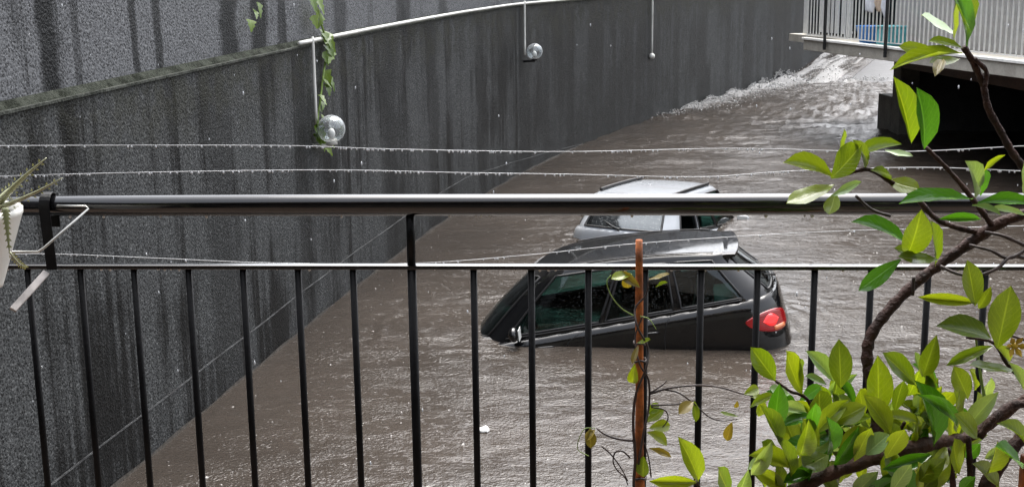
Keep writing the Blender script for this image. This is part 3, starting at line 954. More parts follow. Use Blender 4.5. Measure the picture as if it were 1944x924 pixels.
    # --- inside: seats with head rests, dashboard, wheel, parcel shelf
    for (x, ysd) in ((0.05, 0.36), (0.05, -0.36), (-0.85, 0.40), (-0.85, -0.40)):
        x *= sx
        st = MB()
        m = Matrix.Translation((x - 0.28, ysd, 0.62 * sz)) @ Matrix.Rotation(rad(-16), 4, 'Y')
        st.box((-0.07, -0.24, 0), (0.07, 0.24, 0.56), m)
        st.box((-0.08, -0.25, -0.10), (0.55, 0.25, 0.05), Matrix.Translation((x - 0.26, ysd, 0.60 * sz)))
        so = st.build('seat', M_seat, root, False, 0.05)
        hr = MB().box((-0.045, -0.13, 0.60), (0.045, 0.13, 0.79), m)
        hr.tube([m @ Vector((0, -0.06, 0.5)), m @ Vector((0, -0.06, 0.64))], 0.008, 6).tube([m @ Vector((0, 0.06, 0.5)), m @ Vector((0, 0.06, 0.64))], 0.008, 6)
        hr.build('head_rest', M_seat, so, False, 0.03)
    MB().box((0.60 * sx, -0.70, 0.70), (1.0 * sx, 0.70, 0.93 * sz)).build('dashboard', M_blackplastic, root, False, 0.06)
    cw = Vector((0.47 * sx, 0.36, 0.92 * sz))
    MB().tube([cw + Vector((0.05 * math.sin(a), 0.18 * math.cos(a), 0.17 * math.sin(a))) for a in np.linspace(0, 2 * math.pi, 25)], 0.014, 6).build('steering_wheel', M_blackplastic, root, True)
    MB().box((-1.72 * sx, -0.60, 0.93 * sz), (-1.22 * sx, 0.60, 0.95 * sz)).build('parcel_shelf', M_blackplastic, root)
    return root

black_car = thing('flooded_car', 'black hatchback sunk to its windows with red tail light showing', 'car', (0.85, 12.875, -0.80))
black_car.rotation_euler = (Matrix.Rotation(math.pi - 0.13, 3, 'Z') @ Matrix.Rotation(rad(6.8), 3, 'Y')).to_euler()
make_car(black_car, M_carblack, {'sx': 1.05})
white_car = thing('flooded_car', 'white hatchback almost submerged behind the black car', 'car', (2.40, 18.55, -0.985))
white_car.rotation_euler = (Matrix.Rotation(rad(60), 3, 'Z') @ Matrix.Rotation(rad(1.5), 3, 'Y')).to_euler()
make_car(white_car, M_carwhite, {'arch': 0.25, 'sx': 0.98, 'sw': 1.0, 'sz': 0.99, 'rails': True, 'seal': 0.016, 'light_dv': -0.25, 'rear': M_mistglass})

# ------------------------------------------------------------------ conduit, wall lamps and creeper on the curved wall
pipe_px = [(562, 87), (640, 75), (740, 55), (850, 33), (920, 20), (985, 12), (1080, 8), (1170, 2), (1240, -4)]
pp = []
for x, y in pipe_px:
    Y, z = wall_hit(x, y)
    pp.append(on_wall(Y, float(ledge_z(Y)) + 0.055, 0.035))
far_y = pp[-1].y
for Y in (36.0, 41.0):
    pp.append(on_wall(Y, float(ledge_z(Y)) + 0.055, 0.035))
MBp = MB().tube(smooth_path(pp, 6), 0.021, 8)
o = MBp.build('conduit', M_pvc, None, True, origin=pp[0])
tag(o, 'pale plastic conduit running along the top of the curved wall', 'pipe')
def px_of(q):
    c = CAM_R.transposed() @ (q - Vector((0, 0, CAMZ)))
    return 972 + FPX * c.x / -c.z
def wall_lamp(px_top, px_bot, px_globe, label, has_globe, gr=0.149):
    Yg, zg = wall_hit(*px_globe)
    Yb, zb = wall_hit(*px_bot)
    z_top = float(ledge_z(Yb)) + 0.06
    base = on_wall(Yb, zb, 0.05)
    def stand_off(px, off):                             # where a thing standing `off` clear of the wall shows at that pixel
        best = min(np.arange(6, 46, 0.02), key=lambda Y: abs(px_of(on_wall(Y, 2.0, off)) - px[0]))
        q = on_wall(best, 2.0, off)
        return Vector((q.x, q.y, at_y(px[0], px[1], q.y).z))
    g = stand_off(px_globe, 0.20)
    base = stand_off(px_bot, 0.05)
    Yg, zg = g.y, g.z
    # keep the globe on its sight line while it stands clear of the wall
    d = (Vector((0, 0, CAMZ)) - Vector((g.x, g.y, zg))).normalized()
    r = thing('wall_lamp', label, 'lamp', base, 0, 'globe lamps on the curved wall')
    inv = Matrix.Translation(-base)
    top = Vector((base.x, base.y, z_top))
    top2 = on_wall(Yb - 0.12, z_top + 0.02, 0.04)
    dp = MB().tube(smooth_path([top2, top + Vector((0, 0, 0.01)), top + Vector((0, 0.0, -0.10)), base], 5), 0.012 + 0.0003 * Yb, 8).build('drop_pipe', M_pvc, r, True)
    els = [dp]
    if has_globe:
        gl = MB().ball(g, gr, 28, 18).build('globe', M_globe, r, True)
        mb = MB().tube([g + Vector((0, 0, -gr - 0.015)), g + Vector((0, 0, -gr * 0.72))], [gr * 0.42, gr * 0.36], 14)
        mb.tube([on_wall(Yg, zg - gr - 0.03, 0.0), g + Vector((0, 0, -gr - 0.03)), g + Vector((0, 0, -gr))], 0.022, 8)
        els.append(gl)
        els.append(mb.build('holder', M_blackplastic if 'smaller' in label else M_pvc, r, True))
        els.append(MB().ball(g + Vector((0, 0, -gr * 0.35)), gr * 0.27, 14, 10, 1.5).build('bulb', M_bulb, r, True))
    else:
        els.append(MB().ball(base, 0.075, 16, 10).tube([base, on_wall(Yb, zb, 0.0)], 0.05, 10).build('holder', M_pvc, r, True))
    for e in els:
        e.matrix_parent_inverse = inv
wall_lamp((590, 95), (601, 236), (629, 245), 'large clear globe lamp beside the green creeper on the wall', True)
wall_lamp((995, 12), (997, 105), (1015, 98), 'smaller clear globe lamp further along the wall, right of the creeper', True)
wall_lamp((1239, -4), (1238, 107), (1238, 107), 'bare white lamp holder without a globe on the far wall', False)

# ------------------------------------------------------------------ leaves
def leaf_mesh(name, mat, shape='obovate', fold=0.22, curl=0.25, nl=7, nw=4, spiny=False):
    V, F_, U = [], [], []
    for i in range(nl + 1):
        t = i / nl
        if shape == 'obovate':
            w = 0.5 * (math.sin(math.pi * t ** 1.3) ** 0.65) if 0 < t < 1 else 0.0
            w = max(w, 0.03 if t == 0 else (0.012 if t == 1 else 0))
        elif shape == 'lobed':
            w = 0.5 * max(0.02, (1 - t) ** 0.7 * (0.65 + 0.5 * math.sin(t * 9) ** 2)) if t > 0.05 else 0.15
        else:                                                     # agave spike
            w = 0.5 * (1 - t) ** 0.75 + 0.01
        for j in range(nw + 1):
            s = -1 + 2 * j / nw
            y = s * w
            z = fold * abs(s) * w + curl * (t * t - t * 0.35) * -1.0
            if shape == 'obovate': z += 0.02 * math.sin(t * 13 + s * 2) * abs(s)
            V.append((t, y, z)); U.append((t, (s + 1) / 2))
    for i in range(nl):
        for j in range(nw):
            a = i * (nw + 1) + j
            F_.append((a, a + nw + 1, a + nw + 2, a + 1))
    me = mesh(name, V, F_)
    uvl = me.uv_layers.new(name='UVMap')
    for lp in me.loops:
        uvl.data[lp.index].uv = U[lp.vertex_index]
    me.polygons.foreach_set('use_smooth', [True] * len(me.polygons))
    me.materials.append(mat)
    return me
LM = {k: [leaf_mesh('leaf', LEAF[k], 'obovate', f, c) for f, c in ((0.25, 0.10), (0.45, 0.22), (0.12, -0.14), (0.35, 0.32))] for k in 'ygomd'}
LV = [leaf_mesh('creeper_leaf', LEAF['v'], 'lobed', 0.2, c, 8, 4) for c in (0.1, 0.3)]
def put_leaf(me, base, tip, width, roll, parent, name='leaf', facing=None):
    """leaf from base to tip; its face turned towards `facing` and rolled"""
    d = tip - base
    L_ = d.length
    x = d.normalized()
    f = Vector(facing) if facing is not None else Vector((0, -0.75, 0.65))
    z = (f - x * f.dot(x)).normalized()
    y = z.cross(x)
    c, s = math.cos(roll), math.sin(roll)
    y, z = y * c + z * s, z * c - y * s
    o = bpy.data.objects.new(name, me)
    COL.objects.link(o)
    M4 = Matrix(((x.x*L_, y.x*width, z.x*L_*0.8, base.x), (x.y*L_, y.y*width, z.y*L_*0.8, base.y), (x.z*L_, y.z*width, z.z*L_*0.8, base.z), (0, 0, 0, 1)))
    o.parent = parent
    o.matrix_parent_inverse = Matrix.Identity(4)
    o.matrix_basis = Matrix.Translation(-Vector(parent.location)) @ M4
    return o

# creeper hanging down the wall by the lamp
Yc, zc = wall_hit(604, 120)
cr = thing('wall_creeper', 'green creeper hanging down the wall beside the large globe lamp', 'plant', on_wall(Yc, 1.8, 0.0))
inv = Matrix.Translation(-Vector(cr.location))
cpx = [(578, -30), (590, 15), (606, 60), (612, 95), (606, 140), (600, 190), (594, 240), (606, 268)]
cpts = []
for x, y in cpx:
    Y, z = wall_hit(x, y); cpts.append(on_wall(Y, z, 0.05))
MB().tube(smooth_path(cpts, 5), 0.012, 6).build('stem', M_stemg, cr, True).matrix_parent_inverse = inv
spots = [(592, 12, 28), (584, 30, 22), (600, 25, 30), (610, 60, 30), (614, 70, 30), (606, 62, 24), (616, 92, 34), (612, 84, 26), (604, 100, 24), (608, 135, 30), (614, 145, 24), (604, 150, 22), (612, 160, 20),
         (598, 180, 18), (602, 192, 18), (596, 205, 18), (600, 216, 20), (594, 226, 20), (588, 240, 28), (596, 250, 30), (602, 258, 26), (590, 258, 22), (612, 270, 20), (608, 275, 18), (599, 238, 20), (480, 5, 26), (466, 38, 22), (474, 20, 18), (582, -6, 26), (594, -2, 26)]
for k, (x, y, sz_) in enumerate(spots):
    Y, z = wall_hit(x, y)
    b = on_wall(Y, z, 0.05)
    L_ = sz_ / 2390 * Y * 1.15
    a = random.uniform(-2.6, -0.5)
    i = int(np.searchsorted(WY, Y))
    tan = Vector((TX[i], TY[i], 0)); nor = Vector((NXn[i], NYn[i], 0))
    t_ = b + (tan * math.cos(a) * 1.2 + Vector((0, 0, math.sin(a)))).normalized() * L_ + nor * random.uniform(0.02, 0.10)
    put_leaf(random.choice(LV), b, t_, L_ * 0.95, random.uniform(-0.4, 0.4), cr, facing=nor + Vector((0, -0.3, 0.5)))

# ------------------------------------------------------------------ building with the balcony over the garage mouth
A = at_z(1525, 95, 1.9); B = at_z(1944, 150, 1.9)
A.z = B.z = 0
dirv = (B - A).normalized()                     # along the balcony, towards the camera
inn = Vector((-dirv.y, dirv.x, 0))              # into the building
if inn.x < 0: inn = -inn
bld = thing('apartment_building', 'white building with a railed balcony above a dark flooded garage', 'building', (A.x, A.y, 0), 0)
binv = Matrix.Translation(-Vector((A.x, A.y, 0)))
def bp(s, w, z): return A + dirv * s + inn * w + Vector((0, 0, z))
def bbox(s0, s1, w0, w1, z0, z1):
    v = [bp(s, w, z) for z in (z0, z1) for s, w in ((s0, w0), (s1, w0), (s1, w1), (s0, w1))]
    return v, [(0,3,2,1),(4,5,6,7),(0,1,5,4),(1,2,6,5),(2,3,7,6),(3,0,4,7)]
def bpart(name, boxes, mat, parent=None, bevel=0):
    mb = MB()
    for b in boxes: mb.add(*bbox(*b))
    o = mb.build(name, mat, parent or bld, False, bevel)
    o.matrix_parent_inverse = binv if parent is None else Matrix.Identity(4)
    return o
LEN = 15.5
bpart('balcony_slab', [(0, LEN, 0, 3.2, 1.90, 2.13)], M_conc, None, 0.01)
bpart('slab_lip', [(-0.03, LEN, -0.04, 0.10, 2.133, 2.185)], M_white, None, 0.008)
FW = 1.25
def proj_x(q):
    c = CAM_R.transposed() @ (q - Vector((0, 0, CAMZ)))
    return 972 + FPX * c.x / -c.z
def s_for_px(px, w, z):
    return float(min(np.arange(-14, 13, 0.01), key=lambda s: abs(proj_x(bp(s, w, z)) - px)))
d0_, d1_, d2_, d3_ = (s_for_px(x, FW, 2.5) for x in (1527, 1608, 1700, 1716))
bpart('rear_slab', [(d0_ - 0.1, 0.0, 0.9, 3.2, 1.95, 2.128)], M_conc)
bpart('facade', [(d2_, LEN, FW, FW + 0.3, 2.14, 6.0)], M_facade)
bpart('door_frame', [(d0_, d0_ + 0.22, FW - 0.02, FW + 0.1, 2.14, 4.8), (d1_, d1_ + 0.20, FW - 0.02, FW + 0.1, 2.14, 4.8), (d0_ + 0.22, d1_, FW - 0.02, FW + 0.1, 4.5, 4.8)], M_alu)
bpart('glass_door', [(d0_ + 0.22, d1_, FW + 0.02, FW + 0.06, 2.14, 4.5)], M_glassdark)
bpart('glass_door', [(d1_ + 0.20, d2_, FW + 0.02, FW + 0.06, 2.14, 4.8)], M_glassdark)
bpart('curtain', [(d1_ - 1.5 + 0.30 * k, d1_ - 1.36 + 0.30 * k, FW + 0.005, FW + 0.018, 2.2, 4.4) for k in range(5)], M_alu)
bpart('end_wall', [(d0_ - 0.03, d0_ - 0.002, FW + 0.12, 8, 2.14, 6.0)], M_white)
bpart('upper_storey', [(d0_ - 0.1, LEN, FW - 0.03, 8, 4.8, 6.2)], M_white)
# railing
rl = MB().add(*bbox(0.0, LEN, 0.045, 0.075, 3.14, 3.18))
rail_o = rl.add(*bbox(0.0, LEN, 0.050, 0.070, 2.235, 2.255)).build('balcony_railing', M_grey_met, bld)
rail_o.matrix_parent_inverse = binv
bal_me = MB().box((-0.012, -0.011, 0), (0.012, 0.011, 0.885)).build('baluster', M_grey_met, rail_o)
bme = bal_me.data
nb = int(13.0 / 0.16)
for k in range(nb):
    s = 0.06 + 0.16 * k
    if k == 0: o = bal_me
    else:
        o = bpy.data.objects.new('baluster', bme); COL.objects.link(o); o.parent = rail_o
    o.location = bp(s, 0.06, 2.255)
    o.rotation_euler = (0, 0, math.atan2(dirv.y, dirv.x))
for px in (1565, 1680):
    best = min(np.arange(0, 9, 0.01), key=lambda s: abs((lambda q: 972 + FPX * ((CAM_R.transposed() @ (q - Vector((0, 0, CAMZ)))).x / -(CAM_R.transposed() @ (q - Vector((0, 0, CAMZ)))).z))(bp(s, -0.07, 2.1)) - px))
    o = MB().add(*bbox(best - 0.035, best + 0.035, -0.085, -0.045, 1.97, 3.2)).build('railing_post', M_dark_met, rail_o)
# below the balcony: column, beam and the garage
gA = at_z(1690, 250, 0); gB = at_z(1944, 335, 0)
gd = (gB - gA).normalized(); gi = Vector((-gd.y, gd.x, 0))
if gi.x < 0: gi = -gi
def gpart(name, boxes, mat, bevel=0):
    mb = MB()
    for s0, s1, w0, w1, z0, z1 in boxes:
        v = [gA + gd * s + gi * w + Vector((0, 0, z)) for z in (z0, z1) for s, w in ((s0, w0), (s1, w0), (s1, w1), (s0, w1))]
        mb.add(v, [(0,3,2,1),(4,5,6,7),(0,1,5,4),(1,2,6,5),(2,3,7,6),(3,0,4,7)])
    o = mb.build(name, mat, bld, False, bevel); o.matrix_parent_inverse = binv
    return o
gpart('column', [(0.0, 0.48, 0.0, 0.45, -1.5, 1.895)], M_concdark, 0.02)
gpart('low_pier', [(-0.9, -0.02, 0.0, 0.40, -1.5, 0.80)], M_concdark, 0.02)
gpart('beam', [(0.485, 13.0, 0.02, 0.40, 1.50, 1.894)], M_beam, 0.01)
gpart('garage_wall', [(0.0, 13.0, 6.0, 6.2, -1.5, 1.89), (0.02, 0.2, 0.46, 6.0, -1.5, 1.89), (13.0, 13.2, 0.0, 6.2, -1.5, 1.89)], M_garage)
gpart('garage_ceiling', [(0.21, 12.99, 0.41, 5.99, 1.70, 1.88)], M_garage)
# things on that balcony
def lathe(prof, n=20):
    vs, fs = [], []
    for r, z in prof:
        for k in range(n):
            a = 2 * math.pi * k / n
            vs.append((r * math.cos(a), r * math.sin(a), z))
    for i in range(len(prof) - 1):
        for k in range(n):
            k2 = (k + 1) % n
            fs.append((i*n + k, i*n + k2, (i+1)*n + k2, (i+1)*n + k))
    return vs, fs
tb = bp(s_for_px(1650, 0.55, 2.3), 0.55, 2.135)
v, f = lathe([(0.0, 0.0), (0.17, 0.0), (0.20, 0.04), (0.27, 0.34), (0.30, 0.35), (0.30, 0.37), (0.255, 0.36), (0.19, 0.05), (0.0, 0.04)])
o = MB().add(v, f).build('washing_tub', M_blue, None, True, origin=None)
o.location = tb
tag(o, 'blue plastic washing tub on the balcony floor behind the railing', 'tub')
cb = bp(s_for_px(1690, 0.6, 2.3), 0.62, 2.135)
cx = thing('storage_box', 'teal storage box on the balcony beside the blue tub', 'box', cb, math.atan2(dirv.y, dirv.x))
MB().box((-0.28, -0.2, 0), (0.28, 0.2, 0.36)).build('box_body', M_teal, cx, False, 0.02)
MB().box((-0.30, -0.22, 0.362), (0.30, 0.22, 0.40)).build('lid', M_teal, cx, False, 0.015)
def cloth(px0, px1, ztop, drop, mat, label, wig, name='laundry'):
    s0, s1 = s_for_px(px0, 0.0, 2.9), s_for_px(px1, 0.0, 2.9)
    V, F_ = [], []
    n, m_ = 14, 10
    for j in range(m_ + 1):
        for i in range(n + 1):
            s = s0 + (s1 - s0) * i / n
            q = j / m_
            z = ztop - drop * q * (0.75 + 0.25 * math.sin(i * 1.3 + wig))
            V.append(bp(s, -0.03 + 0.035 * math.sin(i * 1.1 + wig) * (0.3 + q), z))
    for j in range(m_):
        for i in range(n):
            a = j*(n+1) + i; F_.append((a, a+1, a+n+2, a+n+1))
    o = MB().add(V, F_).build(name, mat, None, True)
    so = o.modifiers.new('solid', 'SOLIDIFY'); so.thickness = 0.008
    tag(o, label, 'laundry', 'laundry on the balcony railing')
cloth(1644, 1664, 3.22, 0.42, M_cloth1, 'white cloth hanging over the balcony railing', 0.4)
cloth(1664, 1678, 3.21, 0.38, M_cloth2, 'beige cloth hanging over the balcony railing by the black post', 2.1)
cloth(1678, 1690, 3.20, 0.50, M_cloth1, 'pale pointed cloth hanging right of the beige cloth', 3.3)

# ------------------------------------------------------------------ the terrace this is seen from
kind(MB().box((-3.5, -1.5, 1.9), (6.0, 2.78, 2.1)).build('terrace_floor', M_terr), 'structure')
kind(MB().box((-3.5, 2.55, -1.5), (6.0, 2.75, 1.897)).build('terrace_retaining_wall', M_concdark), 'structure')
hw = MB().box((-5.0, -1.9, -1.5), (8.0, -1.503, 7.5)).build('terrace_house_wall', M_house)
kind(hw, 'structure')
kind(MB().box((-5.0, -1.5, 4.75), (8.0, 0.75, 4.95)).build('unseen_canopy', M_house), 'structure')  # unseen roof added overhead so rails and balusters reflect dark
RSL, RY0 = -0.06, 2.50                               # the railing runs almost across the view, its right end nearer
def rail_pt(px, py):                                 # where that pixel meets the railing's upright plane
    d = ray(px, py)
    t = RY0 / (d.y - RSL * d.x)
    return Vector((0, 0, CAMZ)) + d * t
def rail_at(x, z): return Vector((x, RY0 + RSL * x, z))
z_top = rail_pt(800, 389).z
z_mid = rail_pt(800, 506).z
RX0, RX1 = -2.6, 2.6
rb = rail_at(0, 2.1)
rg = thing('terrace_railing', 'black metal railing with round top rail and thin balusters in front of the flood', 'railing', rb)
rinv = Matrix.Translation(-rb)
def rpart(mb, name, mat, smooth=True, parent=rg, bevel=0):
    o = mb.build(name, mat, parent, smooth, bevel)
    o.matrix_parent_inverse = rinv if parent is rg else Matrix.Identity(4)
    return o
RT = 0.0218
rpart(MB().tube([rail_at(RX0, z_top), rail_at(RX1, z_top)], RT, 28), 'top_rail', M_black)
ang = math.atan(RSL)
mrl = MB().box((-1, -0.011, -0.0045), (1, 0.011, 0.0045))
mrl.v = [rail_at(q.x * 2.6, z_mid) + Vector((0, q.y, q.z)) for q in mrl.v]
rpart(mrl, 'mid_rail', M_black, False, bevel=0.002)
brl = MB().box((-1, -0.016, -0.0045), (1, 0.016, 0.0045))
brl.v = [rail_at(q.x * 2.6, 2.2) + Vector((0, q.y, q.z)) for q in brl.v]
rpart(brl, 'bottom_rail', M_black, False, bevel=0.002)
bxs = [57, 157, 258, 361, 464, 568, 672, None, 900, 1009, 1117, 1224, 1330, 1437, 1545, 1652, 1760, 1868, 1976]
bx_m = [rail_pt(p, 560).x for p in bxs if p]
step_ = (bx_m[-1] - bx_m[0]) / (len(bxs) - 1)
me0 = None
for k in range(-9, len(bxs) + 8):
    if k == 7: continue
    if 0 <= k < len(bxs): x = rail_pt(bxs[k], 560).x
    else: x = bx_m[0] + step_ * k
    if x < RX0 or x > RX1: continue
    if me0 is None:
        o = MB().tube([(0, 0, 2.2045), (0, 0, z_mid - 0.0045)], 0.0070, 10).build('baluster', M_satin, rg, True); me0 = o.data
    else:
        o = bpy.data.objects.new('baluster', me0); COL.objects.link(o); o.parent = rg
    o.matrix_parent_inverse = rinv
    o.location = (x, RY0 + RSL * x, 0)
for x in (rail_pt(783, 560).x, rail_pt(783, 560).x - 1.75, rail_pt(783, 560).x + 1.95):
    rpart(MB().tube([rail_at(x, 2.1), rail_at(x, z_mid - 0.005)], 0.0092, 12).tube([rail_at(x, z_mid + 0.0048), rail_at(x, z_top - RT * 0.8)], 0.0088, 12), 'post', M_satin)
# rain beads under the rails
bd = MB()
for k in range(60):
    x = random.uniform(-1.2, 1.2)
    if random.random() < 0.45:
        q = rail_at(x, z_top - RT - 0.001)
    else:
        q = rail_at(x, z_mid - 0.0055)
    bd.ball(q, random.uniform(0.0018, 0.0038), 8, 6, 1.3)
o = bd.build('rain_beads', M_drop, rg, True); o.matrix_parent_inverse = rinv; o['kind'] = 'stuff'

# ------------------------------------------------------------------ clotheslines strung outside the railing
def clothesline(px_list, Y, label, nb_, rr=0.0011):
    pts = [at_y(x, y, Y) for x, y in px_list]
    a = pts[0] + (pts[0] - pts[1]).normalized() * 0.5
    b = pts[-1] + (pts[-1] - pts[-2]).normalized() * 0.5
    path = smooth_path([a] + pts + [b], 8)
    r = thing('clothesline', label, 'clothesline', a, 0, 'clotheslines beyond the railing')
    i_ = Matrix.Translation(-a)
    MB().tube(path, rr, 6).build('wire', M_wire, r, True).matrix_parent_inverse = i_
    dr = MB()
    L_ = len(path) - 1
    for k in range(nb_):
        q = random.uniform(0, L_ - 0.001); i = int(q)
        c = path[i].lerp(path[i + 1], q - i)
        s = random.uniform(0.0012, 0.0026)
        dr.ball(c - Vector((0, 0, rr + s * 0.9)), s, 8, 6, 1.35)
    o = dr.build('droplets', M_drop, r, True); o.matrix_parent_inverse = i_; o['kind'] = 'stuff'
    for e, sg in ((a, -1), (b, 1)):
        MB().tube([e + Vector((-sg * 0.0, 0, 0)), e + Vector((sg * 0.02, 0, 0.0)), Vector((e.x + sg * 0.06, RY0 + RSL * e.x, z_top - 0.02))], 0.007, 8).build('bracket', M_dark_met, r, True).matrix_parent_inverse = i_
clothesline([(-30, 277), (300, 276), (560, 277), (700, 282), (880, 286), (1090, 288), (1400, 282), (1700, 288), (1970, 276)], 3.05, 'upper wet clothesline beaded with raindrops', 190)
clothesline([(-30, 336), (120, 331), (400, 325), (640, 323), (880, 328), (1080, 331), (1330, 336), (1500, 325), (1750, 318), (1970, 326)], 2.95, 'lower wet clothesline just above the top rail', 190)
clothesline([(-30, 483), (105, 482), (300, 490), (520, 499), (780, 500), (1010, 483), (1200, 463), (1430, 447), (1640, 437), (1970, 428)], 2.72, 'sagging thin line crossing low between the two rails', 60, 0.0009)

# ------------------------------------------------------------------ orange stake with a climbing vine
SY = 2.36
s0, s1 = at_y(1213, 455, SY), at_y(1217, 930, SY)
foot = Vector((s1.x + 0.004, SY, 2.1))
stake = thing('garden_stake', 'orange wooden stake wrapped by a thin vine in front of the railing', 'stake', foot)
sinv = Matrix.Translation(-foot)
MB().tube([foot.lerp(s0, k / 24) + Vector((random.uniform(-.0007, .0007), 0, 0)) for k in range(25)], [(0.0105 - 0.0037 * (k / 24) ** 1.5) * random.uniform(0.93, 1.07) for k in range(25)], 9).build('rod', M_wood, stake, True).matrix_parent_inverse = sinv
for py in (683, 650, 905):
    c = at_y(1215, py, SY)
    MB().tube([c + Vector((0.012 * math.cos(a), 0.012 * math.sin(a), 0.002 * math.sin(3 * a))) for a in np.linspace(0, 6.28, 14)], 0.0022, 6).build('tie', M_twig, stake, True).matrix_parent_inverse = sinv
vine = thing('climbing_vine', 'thin dark twining vine with small pale leaves on the orange stake', 'plant', foot + Vector((0.03, -0.02, 0)))
vinv = Matrix.Translation(-Vector(vine.location))
def vstem(px, r0, r1, mat=M_twig, dy=0.0, name='stem'):
    pts = [at_y(p[0], p[1], SY - 0.015 + dy + (p[2] if len(p) > 2 else 0)) for p in px]
    path = smooth_path(pts, 5)
    MB().tube(path, lerp_list([r0, r1], len(path)), 6).build(name, mat, vine, True).matrix_parent_inverse = vinv
vstem([(1232, 1200), (1225, 1000), (1204, 930), (1206, 870), (1202, 800), (1208, 745), (1226, 700, -0.02), (1230, 660), (1210, 620, -0.02), (1206, 585), (1226, 560), (1232, 530)], 0.0034, 0.0016)
vstem([(1212, 880), (1222, 820, -0.02), (1232, 770), (1231, 720), (1214, 690, -0.02), (1206, 640), (1220, 600)], 0.0026, 0.0014)
vstem([(1232, 748), (1262, 738), (1295, 733), (1335, 731), (1372, 736), (1402, 745), (1430, 752)], 0.0024, 0.0012)
vstem([(1235, 745), (1258, 730), (1266, 722)], 0.0016, 0.0010)
vstem([(1258, 738), (1290, 746), (1320, 768), (1345, 790), (1370, 798), (1400, 795)], 0.0018, 0.0010)
vstem([(1236, 769), (1262, 768), (1292, 766), (1318, 760)], 0.0020, 0.0012)
vstem([(1236, 772), (1262, 778), (1268, 795), (1255, 812), (1238, 815)], 0.0015, 0.0010)
vstem([(1203, 836), (1182, 834), (1163, 830), (1145, 822), (1132, 812)], 0.0026, 0.0014)
vstem([(1196, 868), (1182, 856), (1168, 858), (1164, 876), (1172, 892), (1186, 905), (1192, 920)], 0.0018, 0.0012)
vstem([(1142, 846), (1160, 862), (1178, 886), (1192, 912)], 0.0016, 0.0012)
vstem([(1236, 905), (1232, 872), (1224, 840)], 0.0016, 0.001)
vstem([(1205, 600), (1180, 585), (1160, 560), (1152, 535), (1160, 522)], 0.0014, 0.0009, M_stemg)
vstem([(1215, 600), (1232, 605), (1246, 625)], 0.0012, 0.0008, M_stemg)
vstem([(1118, 865), (1096, 850), (1108, 815), (1130, 812)], 0.0010, 0.0008, M_stemg)
vl = [(1215, 545, 1175, 515, 20, 'd'), (1200, 520, 1160, 528, 22, 'v'), (1188, 520, 1192, 548, 20, 'd'), (1232, 530, 1272, 522, 18, 'd'), (1245, 545, 1266, 535, 10, 'v'), (1205, 690, 1200, 730, 22, 'v'),
      (1226, 800, 1262, 778, 26, 'v'), (1228, 820, 1268, 842, 30, 'v'), (1222, 865, 1220, 905, 30, 'v'), (1232, 850, 1275, 866, 16, 'd'), (1232, 812, 1275, 805, 26, 'v'), (1120, 812, 1122, 850, 24, 'd'),
      (1130, 815, 1112, 835, 18, 'd'), (1316, 762, 1290, 782, 24, 'd'), (1318, 760, 1322, 800, 16, 'v'), (1390, 800, 1378, 838, 20, 'd'), (1400, 760, 1396, 775, 10, 'd'), (1402, 790, 1365, 784, 10, 'v'), (1440, 790, 1448, 760, 22, 'v'),
      (1228, 785, 1250, 765, 20, 'v'), (1210, 650, 1236, 645, 14, 'v'), (1212, 655, 1200, 690, 12, 'd'), (1412, 748, 1442, 735, 22, 'v'), (1425, 752, 1455, 760, 20, 'v')]
for (bx, by, tx, ty_, w, c) in vl:
    D = SY - 0.02 + random.uniform(-0.02, 0.02)
    me = random.choice(LM['y' if c == 'v' else c])
    put_leaf(me, at_y(bx, by, D), at_y(tx, ty_, D + random.uniform(-0.03, 0.02)), w / 2390 * D, random.uniform(-0.5, 0.5), vine)

# ------------------------------------------------------------------ broad-leaved shrub at the right
SHY = 2.22
sh_loc = at_y(1800, 1250, 2.15); sh_loc.z = 2.42
shrub = thing('shrub', 'broad-leaved shrub with glossy green leaves and dark branches leaning over the railing', 'shrub', sh_loc)
shinv = Matrix.Translation(-sh_loc)
def branch(px, r, mat=M_bark, nm='branch'):
    pts = [at_y(p[0], p[1], p[2] if len(p) > 2 else SHY) for p in px]
    path = smooth_path(pts, 6)
    rs = lerp_list(r, len(path))
    rs = [q * (1 + 0.10 * math.sin(i * 1.9) + random.uniform(-0.06, 0.06)) for i, q in enumerate(rs)]
    MB().tube(path, rs, 9).build(nm, mat, shrub, True).matrix_parent_inverse = shinv
branch([(1800, 1250, 2.15), (1730, 1080, 2.13), (1640, 985, 2.10), (1525, 935, 2.06)], [0.020, 0.015], M_bark2)
branch([(1500, 935, 2.06), (1560, 905, 2.08), (1639, 876, 2.10), (1727, 850, 2.12), (1790, 838, 2.15), (1837, 828, 2.17), (1900, 790, 2.18), (1960, 748, 2.18), (2030, 715, 2.17), (2085, 660, 2.16)], [0.012, 0.0125, 0.014, 0.011, 0.010, 0.007, 0.003], M_bark2)
branch([(1655, 872, 2.11), (1662, 825, 2.12), (1667, 785, 2.13), (1654, 725, 2.14), (1646, 680, 2.15), (1654, 635, 2.16), (1690, 585, 2.17), (1735, 540, 2.18), (1785, 500, 2.19), (1840, 462, 2.19), (1895, 425, 2.18), (1960, 400, 2.17), (2030, 372, 2.16), (2090, 325, 2.15)],
       [0.0135, 0.0120, 0.0105, 0.010, 0.0095, 0.010, 0.0108, 0.008, 0.003], M_bark, 'trunk')
branch([(1820, 1250, 2.12), (1850, 1000, 2.12), (1885, 900, 2.12), (1925, 845, 2.13), (1965, 815, 2.14), (2030, 790, 2.15), (2080, 800, 2.15)], [0.018, 0.015, 0.014, 0.012, 0.007, 0.003])
branch([(1830, 90, 2.12), (1848, 120, 2.13), (1866, 160, 2.14), (1876, 205, 2.14), (1900, 250, 2.15), (1922, 290, 2.15), (1950, 330, 2.16), (1975, 400, 2.17)], [0.0055, 0.006, 0.0065, 0.008])
